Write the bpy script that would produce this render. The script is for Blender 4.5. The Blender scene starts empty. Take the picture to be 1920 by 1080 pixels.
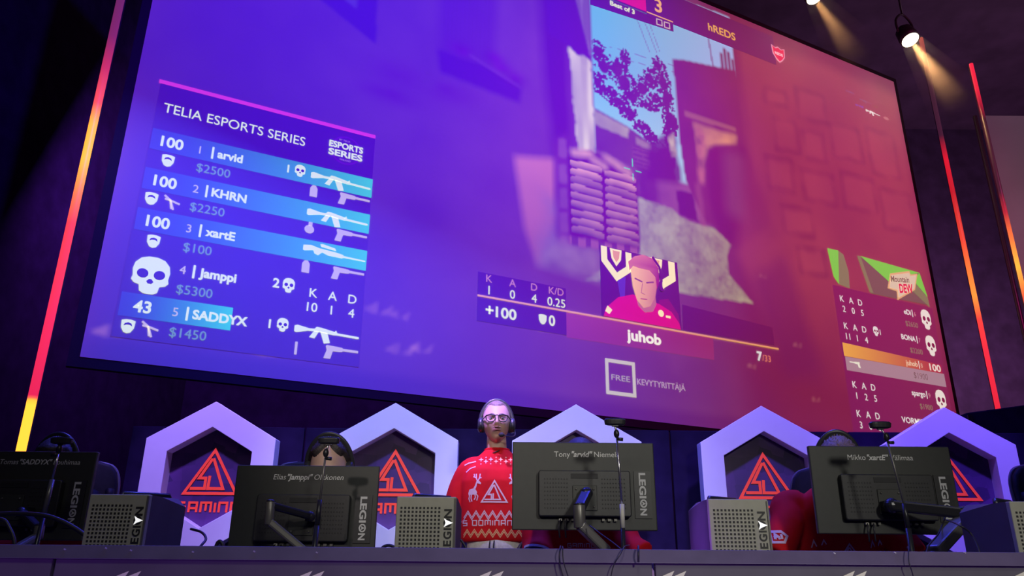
import bpy, bmesh, math, random
import numpy as np
from mathutils import Vector, Matrix
from mathutils.bvhtree import BVHTree

random.seed(7); rng = np.random.default_rng(7)
SC = bpy.context.scene
COL = SC.collection
R = math.radians
CAMZ = 1.55

# ------------------------------------------------------------------ camera
F_PX, PITCH, ROLL = 1460.6, 0.350331, 0.00785398
_cp, _sp, _cr, _sr = math.cos(PITCH), math.sin(PITCH), math.cos(ROLL), math.sin(ROLL)
FWD = Vector((0, _cp, _sp))
_u0, _r0 = Vector((0, -_sp, _cp)), Vector((1, 0, 0))
RT = _r0 * _cr + _u0 * _sr
UP = _u0 * _cr - _r0 * _sr
cam_d = bpy.data.cameras.new('camera'); cam_d.sensor_width = 36.0
cam_d.lens = 36.0 * F_PX / 1920.0
cam_d.clip_start = 0.05; cam_d.clip_end = 200
cam = bpy.data.objects.new('camera', cam_d); COL.objects.link(cam)
cam.matrix_world = Matrix(((RT.x, UP.x, -FWD.x, 0), (RT.y, UP.y, -FWD.y, 0), (RT.z, UP.z, -FWD.z, CAMZ), (0, 0, 0, 1)))
SC.camera = cam

# ------------------------------------------------------------------ view, world, lights
SC.view_settings.view_transform = 'Standard'
SC.view_settings.look = 'None'
SC.view_settings.exposure = 0.0
SC.view_settings.gamma = 1.0
SC.view_settings.use_curve_mapping = False
wd = bpy.data.worlds.new('hall_air'); SC.world = wd; wd.use_nodes = True
wd.node_tree.nodes['Background'].inputs[0].default_value = (0.30, 0.16, 0.50, 1)
wd.node_tree.nodes['Background'].inputs[1].default_value = 0.035

def aim(o, target):
    d = Vector(target) - o.location
    o.rotation_euler = d.to_track_quat('-Z', 'Y').to_euler()

def spot(name, loc, target, power, color, size_deg, blend, radius=0.15):
    l = bpy.data.lights.new(name, 'SPOT'); l.energy = power; l.color = color
    l.spot_size = R(size_deg); l.spot_blend = blend; l.shadow_soft_size = radius
    o = bpy.data.objects.new(name, l); COL.objects.link(o); o.location = loc; aim(o, target); return o

def area(name, loc, target, power, color, sx, sy):
    l = bpy.data.lights.new(name, 'AREA'); l.energy = power; l.color = color
    l.shape = 'RECTANGLE'; l.size = sx; l.size_y = sy
    o = bpy.data.objects.new(name, l); COL.objects.link(o); o.location = loc; aim(o, target); return o

YAW = 0.480469                       # the big screen turns away to the right
SX0, SY0, SZ0 = -3.7035, 6.4887, 1.7153 + CAMZ
K = 0.75                             # metres per picture unit (picture is 16 x 9 units)
def scr(u, v, d=0.0):
    """a point of the big screen's plane (u, v in picture units), d metres in front of it"""
    return Vector((SX0 + u*K*math.cos(YAW) + d*math.sin(YAW), SY0 + u*K*math.sin(YAW) - d*math.cos(YAW), SZ0 + v*K))

spot('violet_wash_light', scr(3.2, 6.0, 9.0) + Vector((0, 0, 1.0)), scr(3.5, 5.5), 2800, (0.085, 0.002, 1.0), 71, 1.0)
spot('red_wash_light', scr(13.0, 7.0, 9.0) + Vector((0, 0, 1.0)), scr(12.9, 3.7), 1080, (1.0, 0.035, 0.36), 84, 1.0)
for _x, _p, _c in ((-2.026, 980, (0.34, 0.21, 1.0)), (-0.793, 820, (0.27, 0.29, 1.0)), (0.446, 780, (0.27, 0.26, 1.0)), (1.719, 800, (0.24, 0.16, 1.0)), (2.977, 1000, (0.20, 0.11, 1.0))):
    spot('truss_violet_light', (_x, 3.35, 5.25), (_x, 5.25, 2.0), _p, _c, 34, 0.8, 0.12)
spot('front_white_light', (2.4, -4.2, 4.3), (0.60, 3.4, 1.75), 680, (1.0, 0.97, 0.86), 28, 1.0, 0.30)
spot('front_warm_light', (-2.0, -4.0, 4.6), (0.0, 4.6, 1.78), 580, (1.0, 0.88, 0.80), 13, 1.0, 0.15)
spot('violet_key_light', (-1.0, 3.0, 5.7), (-0.14, 4.6, 2.42), 2300, (0.46, 0.24, 1.0), 11, 1.0, 0.1)
spot('violet_side_light', (-2.2, 2.0, 4.3), (0.62, 2.66, 1.62), 1500, (0.40, 0.14, 1.0), 6, 1.0, 0.08)
area('low_violet_fill', (-0.9, 1.25, 0.12), (-0.9, 2.35, 1.5), 30, (0.36, 0.11, 1.0), 4.5, 0.2)  # unseen low fill, added to tint the desk rail and front violet
for _x in (-1.222, -.262, .712, 1.655):
    spot('case_top_fill', (_x, 2.85, 5.6), (_x, 2.70, 1.78), 420, (0.08, 0.10, 1.0), 7, 0.8, 0.06)  # added narrow spots that turn the case tops blue
spot('front_neutral_fill', (0.0, -1.6, 5.5), (0.0, 2.6, 1.5), 170, (1.0, 0.98, 0.92), 52, 0.7, 0.6)  # added neutral fill that lifts the desk, cases and monitor backs
for _x in (-1.9, -.85, .33, 1.42):
    spot('seat_blue_fill', (_x, 4.0, 5.6), (_x, 3.62, 1.5), 420, (0.10, 0.10, 1.0), 13, 0.8, 0.08)  # added spots above the seats, bluing arms, hair and chair tops
area('curtain_violet_fill', (-5.2, 11.5, 8.5), (-5.0, 18.4, 6.0), 240, (0.30, 0.05, 1.0), 3.0, 3.0)  # added wash standing in for hazy glow on the left back wall
area('curtain_red_fill', (10.0, 14.2, 5.0), (10.0, 18.4, 9.5), 260, (1.0, 0.36, 0.95), 2.0, 2.0)  # added wash that lifts the right back wall in place of haze
area('ceiling_fill', (11.0, 9.5, 9.5), (10.0, 10.0, 13.0), 55, (1.0, 0.55, 0.85), 2.0, 2.0)  # added upward fill, only there to keep the ceiling from going black
area('back_blue_light', (0.0, 5.2, 6.6), (0.0, 2.7, 1.6), 330, (0.06, 0.07, 1.0), 6.5, 0.3)

# ------------------------------------------------------------------ helpers
def at(px, py, Y):
    """the point at distance Y in front of the lens seen at a pixel of the 1920 x 1080 photograph"""
    r = FWD + RT * ((px - 960) / F_PX) - UP * ((py - 540) / F_PX)
    r = r * (Y / r.y)
    return Vector((r.x, r.y, r.z + CAMZ))

def s(r, g, b):
    f = lambda c: (c/255)/12.92 if c/255 <= 0.04045 else ((c/255 + 0.055)/1.055)**2.4
    return (f(r), f(g), f(b))

def mat(name, color, rough=0.5, metal=0.0, noise=0.0, nscale=30.0, bump=0.0, emit=None, estr=0.0, spec=0.5):
    m = bpy.data.materials.new(name); m.use_nodes = True
    nt = m.node_tree; b = nt.nodes['Principled BSDF']
    b.inputs['Roughness'].default_value = rough; b.inputs['Metallic'].default_value = metal
    b.inputs['Specular IOR Level'].default_value = spec
    if noise or bump:
        tc = nt.nodes.new('ShaderNodeTexCoord'); n = nt.nodes.new('ShaderNodeTexNoise')
        n.inputs['Scale'].default_value = nscale; n.inputs['Detail'].default_value = 4
        nt.links.new(tc.outputs['Object'], n.inputs['Vector'])
        cr = nt.nodes.new('ShaderNodeValToRGB')
        lo = [c*(1-noise) for c in color]; hi = [min(1, c*(1+noise)) for c in color]
        cr.color_ramp.elements[0].position = 0.3; cr.color_ramp.elements[1].position = 0.7
        cr.color_ramp.elements[0].color = (*lo, 1); cr.color_ramp.elements[1].color = (*hi, 1)
        nt.links.new(n.outputs['Fac'], cr.inputs['Fac']); nt.links.new(cr.outputs['Color'], b.inputs['Base Color'])
        if bump:
            bp = nt.nodes.new('ShaderNodeBump'); bp.inputs['Strength'].default_value = bump; bp.inputs['Distance'].default_value = 0.004
            nt.links.new(n.outputs['Fac'], bp.inputs['Height']); nt.links.new(bp.outputs['Normal'], b.inputs['Normal'])
    else:
        b.inputs['Base Color'].default_value = (*color, 1)
    if emit:
        b.inputs['Emission Color'].default_value = (*emit, 1); b.inputs['Emission Strength'].default_value = estr
    return m

def link(o, parent=None):
    COL.objects.link(o)
    if parent: o.parent = parent
    return o

def tag(o, label, cat, group=None, kind=None):
    o['label'] = label; o['category'] = cat
    if group: o['group'] = group
    if kind: o['kind'] = kind
    return o

def thing(name, label, cat, loc=(0, 0, 0), rz=0.0, group=None):
    o = bpy.data.objects.new(name, None); link(o); o.empty_display_size = 0.1
    o.location = loc; o.rotation_euler = (0, 0, rz)
    return tag(o, label, cat, group)

class MB:
    def __init__(self): self.v = []; self.f = []; self.c = []; self.use_c = False
    def add(self, vs, fs, col=None):
        b = len(self.v); self.v += [tuple(p) for p in vs]; self.f += [tuple(i + b for i in f) for f in fs]
        if col is not None: self.use_c = True
        if col is not None and len(col) == len(vs) and not isinstance(col[0], (int, float)): self.c += list(col)
        else: self.c += [col or (1, 1, 1)] * len(vs)
        return self
    def box(self, cx, cy, cz, sx, sy, sz, rot=None):
        vs = [Vector((x*sx/2, y*sy/2, z*sz/2)) for x in (-1, 1) for y in (-1, 1) for z in (-1, 1)]
        if rot is not None: vs = [rot @ p for p in vs]
        vs = [p + Vector((cx, cy, cz)) for p in vs]
        return self.add(vs, [(0, 1, 3, 2), (4, 6, 7, 5), (0, 4, 5, 1), (2, 3, 7, 6), (0, 2, 6, 4), (1, 5, 7, 3)])
    def bar(self, a, b, w, h, upv=(0, 0, 1)):
        a, b = Vector(a), Vector(b); d = (b - a).normalized()
        sd = d.cross(Vector(upv))
        if sd.length < 1e-4: sd = d.cross(Vector((0, 1, 0)))
        sd.normalize(); u = sd.cross(d)
        vs = [p + sd*(i*w/2) + u*(j*h/2) for p in (a, b) for i, j in ((-1, -1), (1, -1), (1, 1), (-1, 1))]
        return self.add(vs, [(3, 2, 1, 0), (4, 5, 6, 7), (0, 1, 5, 4), (1, 2, 6, 5), (2, 3, 7, 6), (3, 0, 4, 7)])
    def tube(self, pts, rad, n=10, smooth=0, squash=1.0, upv=(0, 0, 1)):
        P = [Vector(p) for p in pts]
        rr = list(rad) if hasattr(rad, '__len__') else [rad]*len(P)
        if smooth and len(P) > 2:
            Q, q = [], []
            for i in range(len(P)-1):
                p0 = P[max(i-1, 0)]; p1 = P[i]; p2 = P[i+1]; p3 = P[min(i+2, len(P)-1)]
                for k in range(smooth):
                    t = k/smooth
                    Q.append(0.5*((2*p1) + (p2-p0)*t + (2*p0-5*p1+4*p2-p3)*t*t + (3*p1-p0-3*p2+p3)*t*t*t)); q.append(rr[i]*(1-t)+rr[i+1]*t)
            Q.append(P[-1]); q.append(rr[-1]); P, rr = Q, q
        vs, fs = [], []; prev = None
        for i, p in enumerate(P):
            d = (P[min(i+1, len(P)-1)] - P[max(i-1, 0)]).normalized()
            if prev is None:
                ref = Vector(upv) if abs(d.dot(Vector(upv))) < 0.95 else Vector((0, 1, 0))
                a = (ref - d*ref.dot(d)).normalized()
            else:
                a = (prev - d*prev.dot(d)).normalized()
            prev = a; b = d.cross(a)
            for k in range(n):
                t = 2*math.pi*k/n
                vs.append(p + a*(math.cos(t)*rr[i]*squash) + b*(math.sin(t)*rr[i]))
        m = len(P)
        for i in range(m-1):
            for k in range(n):
                fs.append((i*n+k, i*n+(k+1) % n, (i+1)*n+(k+1) % n, (i+1)*n+k))
        fs.append(tuple(range(n-1, -1, -1))); fs.append(tuple((m-1)*n+k for k in range(n)))
        return self.add(vs, fs)
    def prism(self, pts, y0, y1, axis='y'):
        """closed outline (x, z) pushed from y0 to y1"""
        n = len(pts)
        if axis == 'y': vs = [(x, y0, z) for x, z in pts] + [(x, y1, z) for x, z in pts]
        elif axis == 'x': vs = [(y0, x, z) for x, z in pts] + [(y1, x, z) for x, z in pts]
        else: vs = [(x, z, y0) for x, z in pts] + [(x, z, y1) for x, z in pts]
        fs = [tuple(range(n)), tuple(range(2*n-1, n-1, -1))] + [(i, i+n, (i+1) % n+n, (i+1) % n) for i in range(n)]
        return self.add(vs, fs)
    def loft(self, rings, n=24, power=2.0):
        """rings: (cx, cy, z, rx, ry) stacked along z"""
        vs, fs = [], []
        for cx, cy, z, rx, ry in rings:
            for k in range(n):
                t = 2*math.pi*k/n; c, sn = math.cos(t), math.sin(t)
                e = 2/power
                vs.append((cx + rx*math.copysign(abs(c)**e, c), cy + ry*math.copysign(abs(sn)**e, sn), z))
        m = len(rings)
        for i in range(m-1):
            for k in range(n): fs.append((i*n+k, i*n+(k+1) % n, (i+1)*n+(k+1) % n, (i+1)*n+k))
        fs.append(tuple(range(n-1, -1, -1))); fs.append(tuple((m-1)*n+k for k in range(n)))
        return self.add(vs, fs)
    def ball(self, c, rx, ry=None, rz=None, nu=16, nv=10, rot=None):
        ry = rx if ry is None else ry; rz = rx if rz is None else rz; c = Vector(c)
        vs = [Vector((0, 0, rz))]
        for i in range(1, nv):
            for k in range(nu):
                a, t = math.pi*i/nv, 2*math.pi*k/nu
                vs.append(Vector((rx*math.sin(a)*math.cos(t), ry*math.sin(a)*math.sin(t), rz*math.cos(a))))
        vs.append(Vector((0, 0, -rz)))
        fs = [(0, 1+k, 1+(k+1) % nu) for k in range(nu)]
        for i in range(nv-2):
            for k in range(nu):
                fs.append((1+i*nu+k, 1+(i+1)*nu+k, 1+(i+1)*nu+(k+1) % nu, 1+i*nu+(k+1) % nu))
        L = len(vs)-1
        fs += [(L, 1+(nv-2)*nu+(k+1) % nu, 1+(nv-2)*nu+k) for k in range(nu)]
        if rot is not None: vs = [rot @ p for p in vs]
        return self.add([p + c for p in vs], fs)
    def mesh(self, name):
        me = bpy.data.meshes.new(name); me.from_pydata(self.v, [], self.f); me.update()
        if self.use_c:
            at_ = me.color_attributes.new('Col', 'FLOAT_COLOR', 'POINT')
            a = np.ones((len(self.v), 4), np.float32); a[:, :3] = np.array(self.c, np.float32)
            at_.data.foreach_set('color', a.ravel())
        return me
    def build(self, name, m, parent=None, smooth=False, bevel=0.0, fix=True, segs=2):
        me = self.mesh(name)
        if fix:
            bm = bmesh.new(); bm.from_mesh(me); bmesh.ops.recalc_face_normals(bm, faces=bm.faces)
            if bevel:
                es = [e for e in bm.edges if len(e.link_faces) == 2 and e.calc_face_angle(0) > 0.5]
                bmesh.ops.bevel(bm, geom=es, offset=bevel, segments=segs, affect='EDGES', profile=0.5, clamp_overlap=True)
            bm.to_mesh(me); bm.free()
        if smooth:
            for p in me.polygons: p.use_smooth = True
        me.materials.append(m)
        return link(bpy.data.objects.new(name, me), parent)
    def remesh(self, name, m, parent, voxel, it=6, smooth_f=0.5):
        """fuse overlapping pieces to one continuous skin"""
        me = self.mesh(name + '_tmp'); bm = bmesh.new(); bm.from_mesh(me); bmesh.ops.recalc_face_normals(bm, faces=bm.faces); bm.to_mesh(me); bm.free()
        o = bpy.data.objects.new(name + '_tmp', me); COL.objects.link(o)
        r = o.modifiers.new('r', 'REMESH'); r.mode = 'VOXEL'; r.voxel_size = voxel
        q = o.modifiers.new('q', 'SMOOTH'); q.iterations = it; q.factor = smooth_f
        dg = bpy.context.evaluated_depsgraph_get(); dg.update()
        out = bpy.data.meshes.new_from_object(o.evaluated_get(dg))
        bpy.data.objects.remove(o); bpy.data.meshes.remove(me)
        out.name = name; out.materials.clear(); out.materials.append(m)
        for p in out.polygons: p.use_smooth = True
        return link(bpy.data.objects.new(name, out), parent)

def struct(name, mb, m, **k):
    o = mb.build(name, m, None, **k); o['kind'] = 'structure'; return o

# ---- flat graphics (prints, screen graphics)
def glyphs(txt, bold=0.0, shear=0.0):
    c = bpy.data.curves.new('t', 'FONT'); c.body = txt; c.offset = bold; c.shear = shear; c.resolution_u = 4
    c.size = 1.0; c.fill_mode = 'FRONT'
    o = bpy.data.objects.new('t', c); COL.objects.link(o)
    dg = bpy.context.evaluated_depsgraph_get(); dg.update()
    ev = o.evaluated_get(dg); me = ev.to_mesh()
    vs = [(v.co.x, v.co.y) for v in me.vertices]; fs = [tuple(p.vertices) for p in me.polygons]
    ev.to_mesh_clear(); bpy.data.objects.remove(o); bpy.data.curves.remove(c)
    return vs, fs
CAP = 0.73                            # cap height of the built-in face at size 1

def stroke(pts, w, closed=False):
    """mitred band along a polyline: list of quads"""
    P = [Vector((p[0], p[1])) for p in pts]; n = len(P); L, Rr = [], []
    for i in range(n):
        a = P[i-1] if (i > 0 or closed) else None
        b = P[(i+1) % n] if (i < n-1 or closed) else None
        d1 = (P[i]-a).normalized() if a is not None else None
        d2 = (b-P[i]).normalized() if b is not None else None
        if d1 is None: d1 = d2
        if d2 is None: d2 = d1
        n1 = Vector((-d1.y, d1.x)); n2 = Vector((-d2.y, d2.x)); m = (n1+n2)
        m = m.normalized() if m.length > 1e-6 else n1
        k = min(1/max(m.dot(n1), 0.25), 4.0)
        L.append(P[i]+m*(w/2*k)); Rr.append(P[i]-m*(w/2*k))
    q = []
    for i in range(n if closed else n-1):
        j = (i+1) % n
        q.append([L[i], Rr[i], Rr[j], L[j]])
    return q

class Flat:
    def __init__(self): self.items = []       # (pts, faces, colours, layer)
    def poly(self, pts, col=None, lay=0): self.items.append(([tuple(p) for p in pts], [tuple(range(len(pts)))], col, lay)); return self
    def rect(self, x0, y0, x1, y1, col=None, lay=0): return self.poly([(x0, y0), (x1, y0), (x1, y1), (x0, y1)], col, lay)
    def strokes(self, pts, w, col=None, lay=0, closed=False):
        for q in stroke(pts, w, closed): self.poly(q, col, lay)
        return self
    def disc(self, x, y, rx, ry, col=None, lay=0, n=20, a=0.0):
        pts = []
        for k in range(n):
            t = 2*math.pi*k/n; px, py = rx*math.cos(t), ry*math.sin(t)
            pts.append((x + px*math.cos(a) - py*math.sin(a), y + px*math.sin(a) + py*math.cos(a)))
        return self.poly(pts, col, lay)
    def text(self, txt, x, y, h=None, w=None, col=None, lay=0, bold=0.0, shear=0.0, align='l', rot=0.0, maxlen=None):
        vs, fs = glyphs(txt, bold, shear)
        if not vs: return self
        x0 = min(p[0] for p in vs); x1 = max(p[0] for p in vs)
        sy = (h/CAP) if h else w/(x1-x0); sx = (w/(x1-x0)) if w else sy
        off = {'l': x0, 'c': (x0+x1)/2, 'r': x1}[align]
        out = []
        for p in vs:
            a, b = (p[0]-off)*sx, p[1]*sy
            out.append((x + a*math.cos(rot) - b*math.sin(rot), y + a*math.sin(rot) + b*math.cos(rot)))
        self.items.append((out, fs, col, lay)); return self
    def build(self, name, m, parent, fn, step=0.002, colored=False, split=0.0):
        mb = MB()
        for pts, fs, col, lay in self.items:
            if split:
                bm = bmesh.new(); vv = [bm.verts.new((p[0], p[1], 0)) for p in pts]
                for f in fs:
                    try: bm.faces.new([vv[i] for i in f])
                    except ValueError: pass
                for _ in range(5):
                    es = [e for e in bm.edges if e.calc_length() > split]
                    if not es: break
                    bmesh.ops.triangulate(bm, faces=bm.faces[:])
                    es = [e for e in bm.edges if e.calc_length() > split]
                    bmesh.ops.subdivide_edges(bm, edges=es, cuts=1)
                bmesh.ops.triangulate(bm, faces=bm.faces[:])
                bm.verts.index_update()
                pts = [(v.co.x, v.co.y) for v in bm.verts]; fs = [tuple(v.index for v in f.verts) for f in bm.faces]; bm.free()
            mb.add([fn(p[0], p[1], lay*step) for p in pts], fs, (col if col is not None else (1, 1, 1)) if colored else None)
        return mb.build(name, m, parent, fix=False)

# ------------------------------------------------------------------ materials
M = {}
M['black_cloth'] = mat('black_cloth', (0.040, 0.030, 0.055), 0.9, noise=0.3, nscale=3, bump=0.2)
M['black_wall'] = mat('black_wall', (0.045, 0.036, 0.050), 0.85, noise=0.3, nscale=1.5)
M['floor'] = mat('dark_floor', (0.03, 0.028, 0.035), 0.6, noise=0.3, nscale=4)
M['panel'] = mat('black_backdrop', (0.016, 0.009, 0.034), 0.95, noise=0.35, nscale=5, spec=0.1)
M['white_board'] = mat('white_board', (0.82, 0.80, 0.84), 0.55, noise=0.02, nscale=8)
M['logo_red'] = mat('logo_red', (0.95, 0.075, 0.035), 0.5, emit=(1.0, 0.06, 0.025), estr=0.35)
M['tabletop'] = mat('dark_tabletop', (0.05, 0.045, 0.05), 0.5, noise=0.2, nscale=14)
M['desk_rail'] = mat('desk_rail', (0.14, 0.105, 0.20), 0.5, noise=0.12, nscale=10)
M['desk_front'] = mat('desk_front', (0.115, 0.11, 0.115), 0.55, noise=0.12, nscale=6)
M['emblem'] = mat('pale_print', (0.92, 0.95, 0.62), 0.5)
M['staple'] = mat('staple_metal', (0.8, 0.8, 0.82), 0.3, 0.6)
M['mon'] = mat('monitor_black', (0.025, 0.027, 0.0245), 0.5, noise=0.08, nscale=40)
M['mon_dark'] = mat('monitor_housing', (0.020, 0.020, 0.022), 0.45, noise=0.15, nscale=60)
M['hole'] = mat('vent_black', (0.008, 0.008, 0.010), 0.6)
M['grey_print'] = mat('grey_print', (0.55, 0.55, 0.55), 0.5)
M['name_print'] = mat('name_print', (0.62, 0.62, 0.60), 0.5)
M['metal_dark'] = mat('dark_metal', (0.035, 0.035, 0.04), 0.32, 0.5)
M['metal_grey'] = mat('grey_metal', (0.16, 0.155, 0.14), 0.35, 0.4)
M['chrome'] = mat('steel_rod', (0.55, 0.55, 0.58), 0.22, 0.9)
M['pale_plastic'] = mat('pale_plastic', (0.62, 0.60, 0.52), 0.5)
M['black_plastic'] = mat('black_plastic', (0.020, 0.020, 0.024), 0.35)
M['glossy'] = mat('lens_glass', (0.01, 0.01, 0.015), 0.05, spec=0.8)
M['pc_front'] = mat('case_front', (0.35, 0.345, 0.28), 0.5, noise=0.05, nscale=30)
M['pc_side'] = mat('case_side', (0.085, 0.070, 0.10), 0.5, noise=0.1, nscale=10, spec=0.3)
M['pc_text'] = mat('case_lettering', (0.012, 0.012, 0.014), 0.5)
M['pc_led'] = mat('case_light', (0.9, 0.9, 0.9), 0.4, emit=(1, 1, 1), estr=0.8)
M['leather'] = mat('chair_leather', (0.007, 0.0065, 0.008), 0.55, noise=0.2, nscale=50, bump=0.15, spec=0.12)
M['chair_trim'] = mat('chair_trim', (0.055, 0.05, 0.075), 0.4)
M['cable'] = mat('cable_rubber', (0.02, 0.018, 0.03), 0.45)
M['skin'] = mat('skin', (0.60, 0.38, 0.30), 0.5, noise=0.06, nscale=25)
M['lip'] = mat('lip', (0.40, 0.18, 0.15), 0.5)
M['beard'] = mat('stubble', (0.34, 0.19, 0.13), 0.7)
M['hair_fair'] = mat('fair_hair', (0.24, 0.17, 0.14), 0.6, noise=0.4, nscale=120, bump=0.5)
M['hair_dark'] = mat('dark_hair', (0.035, 0.025, 0.025), 0.55, noise=0.4, nscale=120, bump=0.5)
M['hair_brown'] = mat('brown_hair', (0.17, 0.11, 0.07), 0.6, noise=0.4, nscale=120, bump=0.5)
M['eye'] = mat('eye_white', (0.42, 0.40, 0.40), 0.2)
M['iris'] = mat('iris', (0.04, 0.05, 0.06), 0.2)
M['jersey'] = mat('red_jersey', (0.58, 0.010, 0.016), 0.75, noise=0.12, nscale=9, bump=0.35, spec=0.12)
M['jersey_print'] = mat('jersey_print', (0.64, 0.46, 0.52), 0.6)
M['print_gold'] = mat('jersey_gold_print', (0.72, 0.42, 0.22), 0.6)
M['pants'] = mat('grey_sweatpants', (0.70, 0.68, 0.67), 0.85, noise=0.1, nscale=80, bump=0.3)
M['jeans'] = mat('dark_jeans', (0.03, 0.035, 0.06), 0.85, noise=0.2, nscale=80)
M['shoe'] = mat('dark_shoe', (0.03, 0.03, 0.03), 0.6)
M['cord'] = mat('black_cord', (0.02, 0.02, 0.03), 0.6)
M['headset'] = mat('headset_plastic', (0.030, 0.030, 0.036), 0.35)
M['headset_pad'] = mat('headset_pad', (0.022, 0.022, 0.026), 0.8)
M['white_sleeve'] = mat('white_sleeve', (0.6, 0.6, 0.65), 0.7)
M['navy'] = mat('navy_sleeve', (0.04, 0.04, 0.10), 0.7)
M['lamp_body'] = mat('lamp_body', (0.02, 0.02, 0.022), 0.5)
M['lamp_lens'] = mat('lamp_lens', (1, 0.9, 0.7), 0.3, emit=(1.0, 0.86, 0.55), estr=6.0)
M['side_screen'] = mat('side_screen', (0.55, 0.50, 0.52), 0.8, noise=0.05, nscale=1.2)
M['tube_off'] = mat('unlit_tube', (0.30, 0.22, 0.30), 0.25)
M['truss'] = mat('truss_metal', (0.10, 0.095, 0.11), 0.4, 0.6)

# the hexagons' inner board: dark violet print of small hexagon cells
def cell_board():
    m = bpy.data.materials.new('violet_cell_print'); m.use_nodes = True; nt = m.node_tree; b = nt.nodes['Principled BSDF']
    tc = nt.nodes.new('ShaderNodeTexCoord'); vo = nt.nodes.new('ShaderNodeTexVoronoi'); vo.inputs['Scale'].default_value = 11
    vo.inputs['Randomness'].default_value = 0.55
    cr = nt.nodes.new('ShaderNodeValToRGB'); sep = nt.nodes.new('ShaderNodeSeparateColor')
    e = cr.color_ramp.elements; e[0].position = 0.1; e[0].color = (0.045, 0.022, 0.085, 1); e[1].position = 0.95; e[1].color = (0.15, 0.055, 0.22, 1)
    nt.links.new(tc.outputs['Object'], vo.inputs['Vector']); nt.links.new(vo.outputs['Color'], sep.inputs['Color'])
    n2 = nt.nodes.new('ShaderNodeTexNoise'); n2.inputs['Scale'].default_value = 3.0; nt.links.new(tc.outputs['Object'], n2.inputs['Vector'])
    mu = nt.nodes.new('ShaderNodeMath'); mu.operation = 'MULTIPLY'; nt.links.new(sep.outputs[0], mu.inputs[0]); nt.links.new(n2.outputs['Fac'], mu.inputs[1])
    m2 = nt.nodes.new('ShaderNodeMath'); m2.operation = 'MULTIPLY'; m2.inputs[1].default_value = 1.7; nt.links.new(mu.outputs[0], m2.inputs[0])
    nt.links.new(m2.outputs[0], cr.inputs['Fac']); nt.links.new(cr.outputs['Color'], b.inputs['Base Color']); b.inputs['Roughness'].default_value = 0.5
    return m
M['cells'] = cell_board()

# projected picture: a matt screen cloth that also gives off the picture's own light
def screen_mat():
    m = bpy.data.materials.new('screen_picture'); m.use_nodes = True; nt = m.node_tree; b = nt.nodes['Principled BSDF']
    ca = nt.nodes.new('ShaderNodeVertexColor'); ca.layer_name = 'Col'
    b.inputs['Base Color'].default_value = (0.8, 0.8, 0.8, 1); b.inputs['Roughness'].default_value = 1.0; b.inputs['Specular IOR Level'].default_value = 0.0
    nt.links.new(ca.outputs['Color'], b.inputs['Emission Color']); b.inputs['Emission Strength'].default_value = 1.0
    return m
M['picture'] = screen_mat()

# ------------------------------------------------------------------ the hall
STAGE = 0.68
struct('floor', MB().box(2, 6, -0.05, 30, 30, 0.1), M['floor'])
struct('floor_stage', MB().box(2.5, 10.0, STAGE/2, 19, 16.4, STAGE), M['floor'])
struct('wall_back', MB().box(2, 18.6, 6.5, 30, 0.3, 13), M['black_cloth'])
struct('wall_left', MB().box(-8.0, 8, 6.5, 0.3, 21, 13), M['black_cloth'])
struct('wall_right', MB().box(14.5, 8, 6.5, 0.3, 21, 13), M['black_wall'])
struct('ceiling', MB().box(2, 8, 13.1, 30, 22, 0.2), M['black_wall'])
# ------------------------------------------------------------------ big projection screen
screen = thing('projection_screen', 'huge projection screen showing a game match, turned away to the right above the stage', 'screen', (SX0, SY0, SZ0), YAW)
MB().box(8*K, 0.04, 4.5*K, 16*K, 0.06, 9*K).build('screen_cloth', M['white_board'], screen)
fr = MB()
for x0, x1, z0, z1 in ((-0.09, 0, -0.09, 9*K+0.09), (16*K, 16*K+0.09, -0.09, 9*K+0.09), (0, 16*K, -0.09, 0), (0, 16*K, 9*K, 9*K+0.09)):
    fr.box((x0+x1)/2, 0.05, (z0+z1)/2, x1-x0, 0.07, z1-z0)
fr.build('screen_border', M['hole'], screen)

GX, GY = 640, 360
uu, vv = np.meshgrid(np.linspace(0, 16, GX), np.linspace(0, 9, GY))
def vnoise(nx, ny):
    g = rng.random((ny+2, nx+2)); fx = uu/16*nx; fy = vv/9*ny
    ix = np.minimum(fx.astype(int), nx); iy = np.minimum(fy.astype(int), ny); tx = fx-ix; ty = fy-iy
    tx = tx*tx*(3-2*tx); ty = ty*ty*(3-2*ty)
    return (g[iy, ix]*(1-tx)+g[iy, ix+1]*tx)*(1-ty)+(g[iy+1, ix]*(1-tx)+g[iy+1, ix+1]*tx)*ty
def fbm(n, o=4):
    t = 0; a = 1; z = 0
    for k in range(o): t = t+a*vnoise(n*2**k, max(1, n*2**k*9//16)); z += a; a *= 0.55
    return t/z
def blur(m, r):
    for ax in (0, 1):
        k = int(r)
        if k < 1: continue
        p = np.pad(m, [(k+1, k) if a == ax else (0, 0) for a in (0, 1)], mode='edge'); c = np.cumsum(p, axis=ax)
        m = (c[2*k+1:] - c[:-2*k-1])/(2*k+1) if ax == 0 else (c[:, 2*k+1:] - c[:, :-2*k-1])/(2*k+1)
    return m
def inside(pts, soft=1, wob=0.0):
    X, Y = uu, vv
    if wob: X = uu + (fbm(60, 3)-.5)*wob; Y = vv + (fbm(60, 3)-.5)*wob
    ins = np.zeros(uu.shape, bool); n = len(pts)
    for i in range(n):
        x0, y0 = pts[i]; x1, y1 = pts[(i+1) % n]
        if y0 == y1: continue
        c = ((y0 > Y) != (y1 > Y)) & (X < (x1-x0)*(Y-y0)/(y1-y0)+x0); ins ^= c
    return blur(ins.astype(float), soft)
IMG = np.zeros((GY, GX, 3))
def paint(mask, col, tex=None):
    c = np.array(col)[None, None, :] if not callable(col) else col
    if tex is not None: c = c*tex[..., None]
    IMG[:] = IMG*(1-mask[..., None]) + c*mask[..., None]
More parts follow.
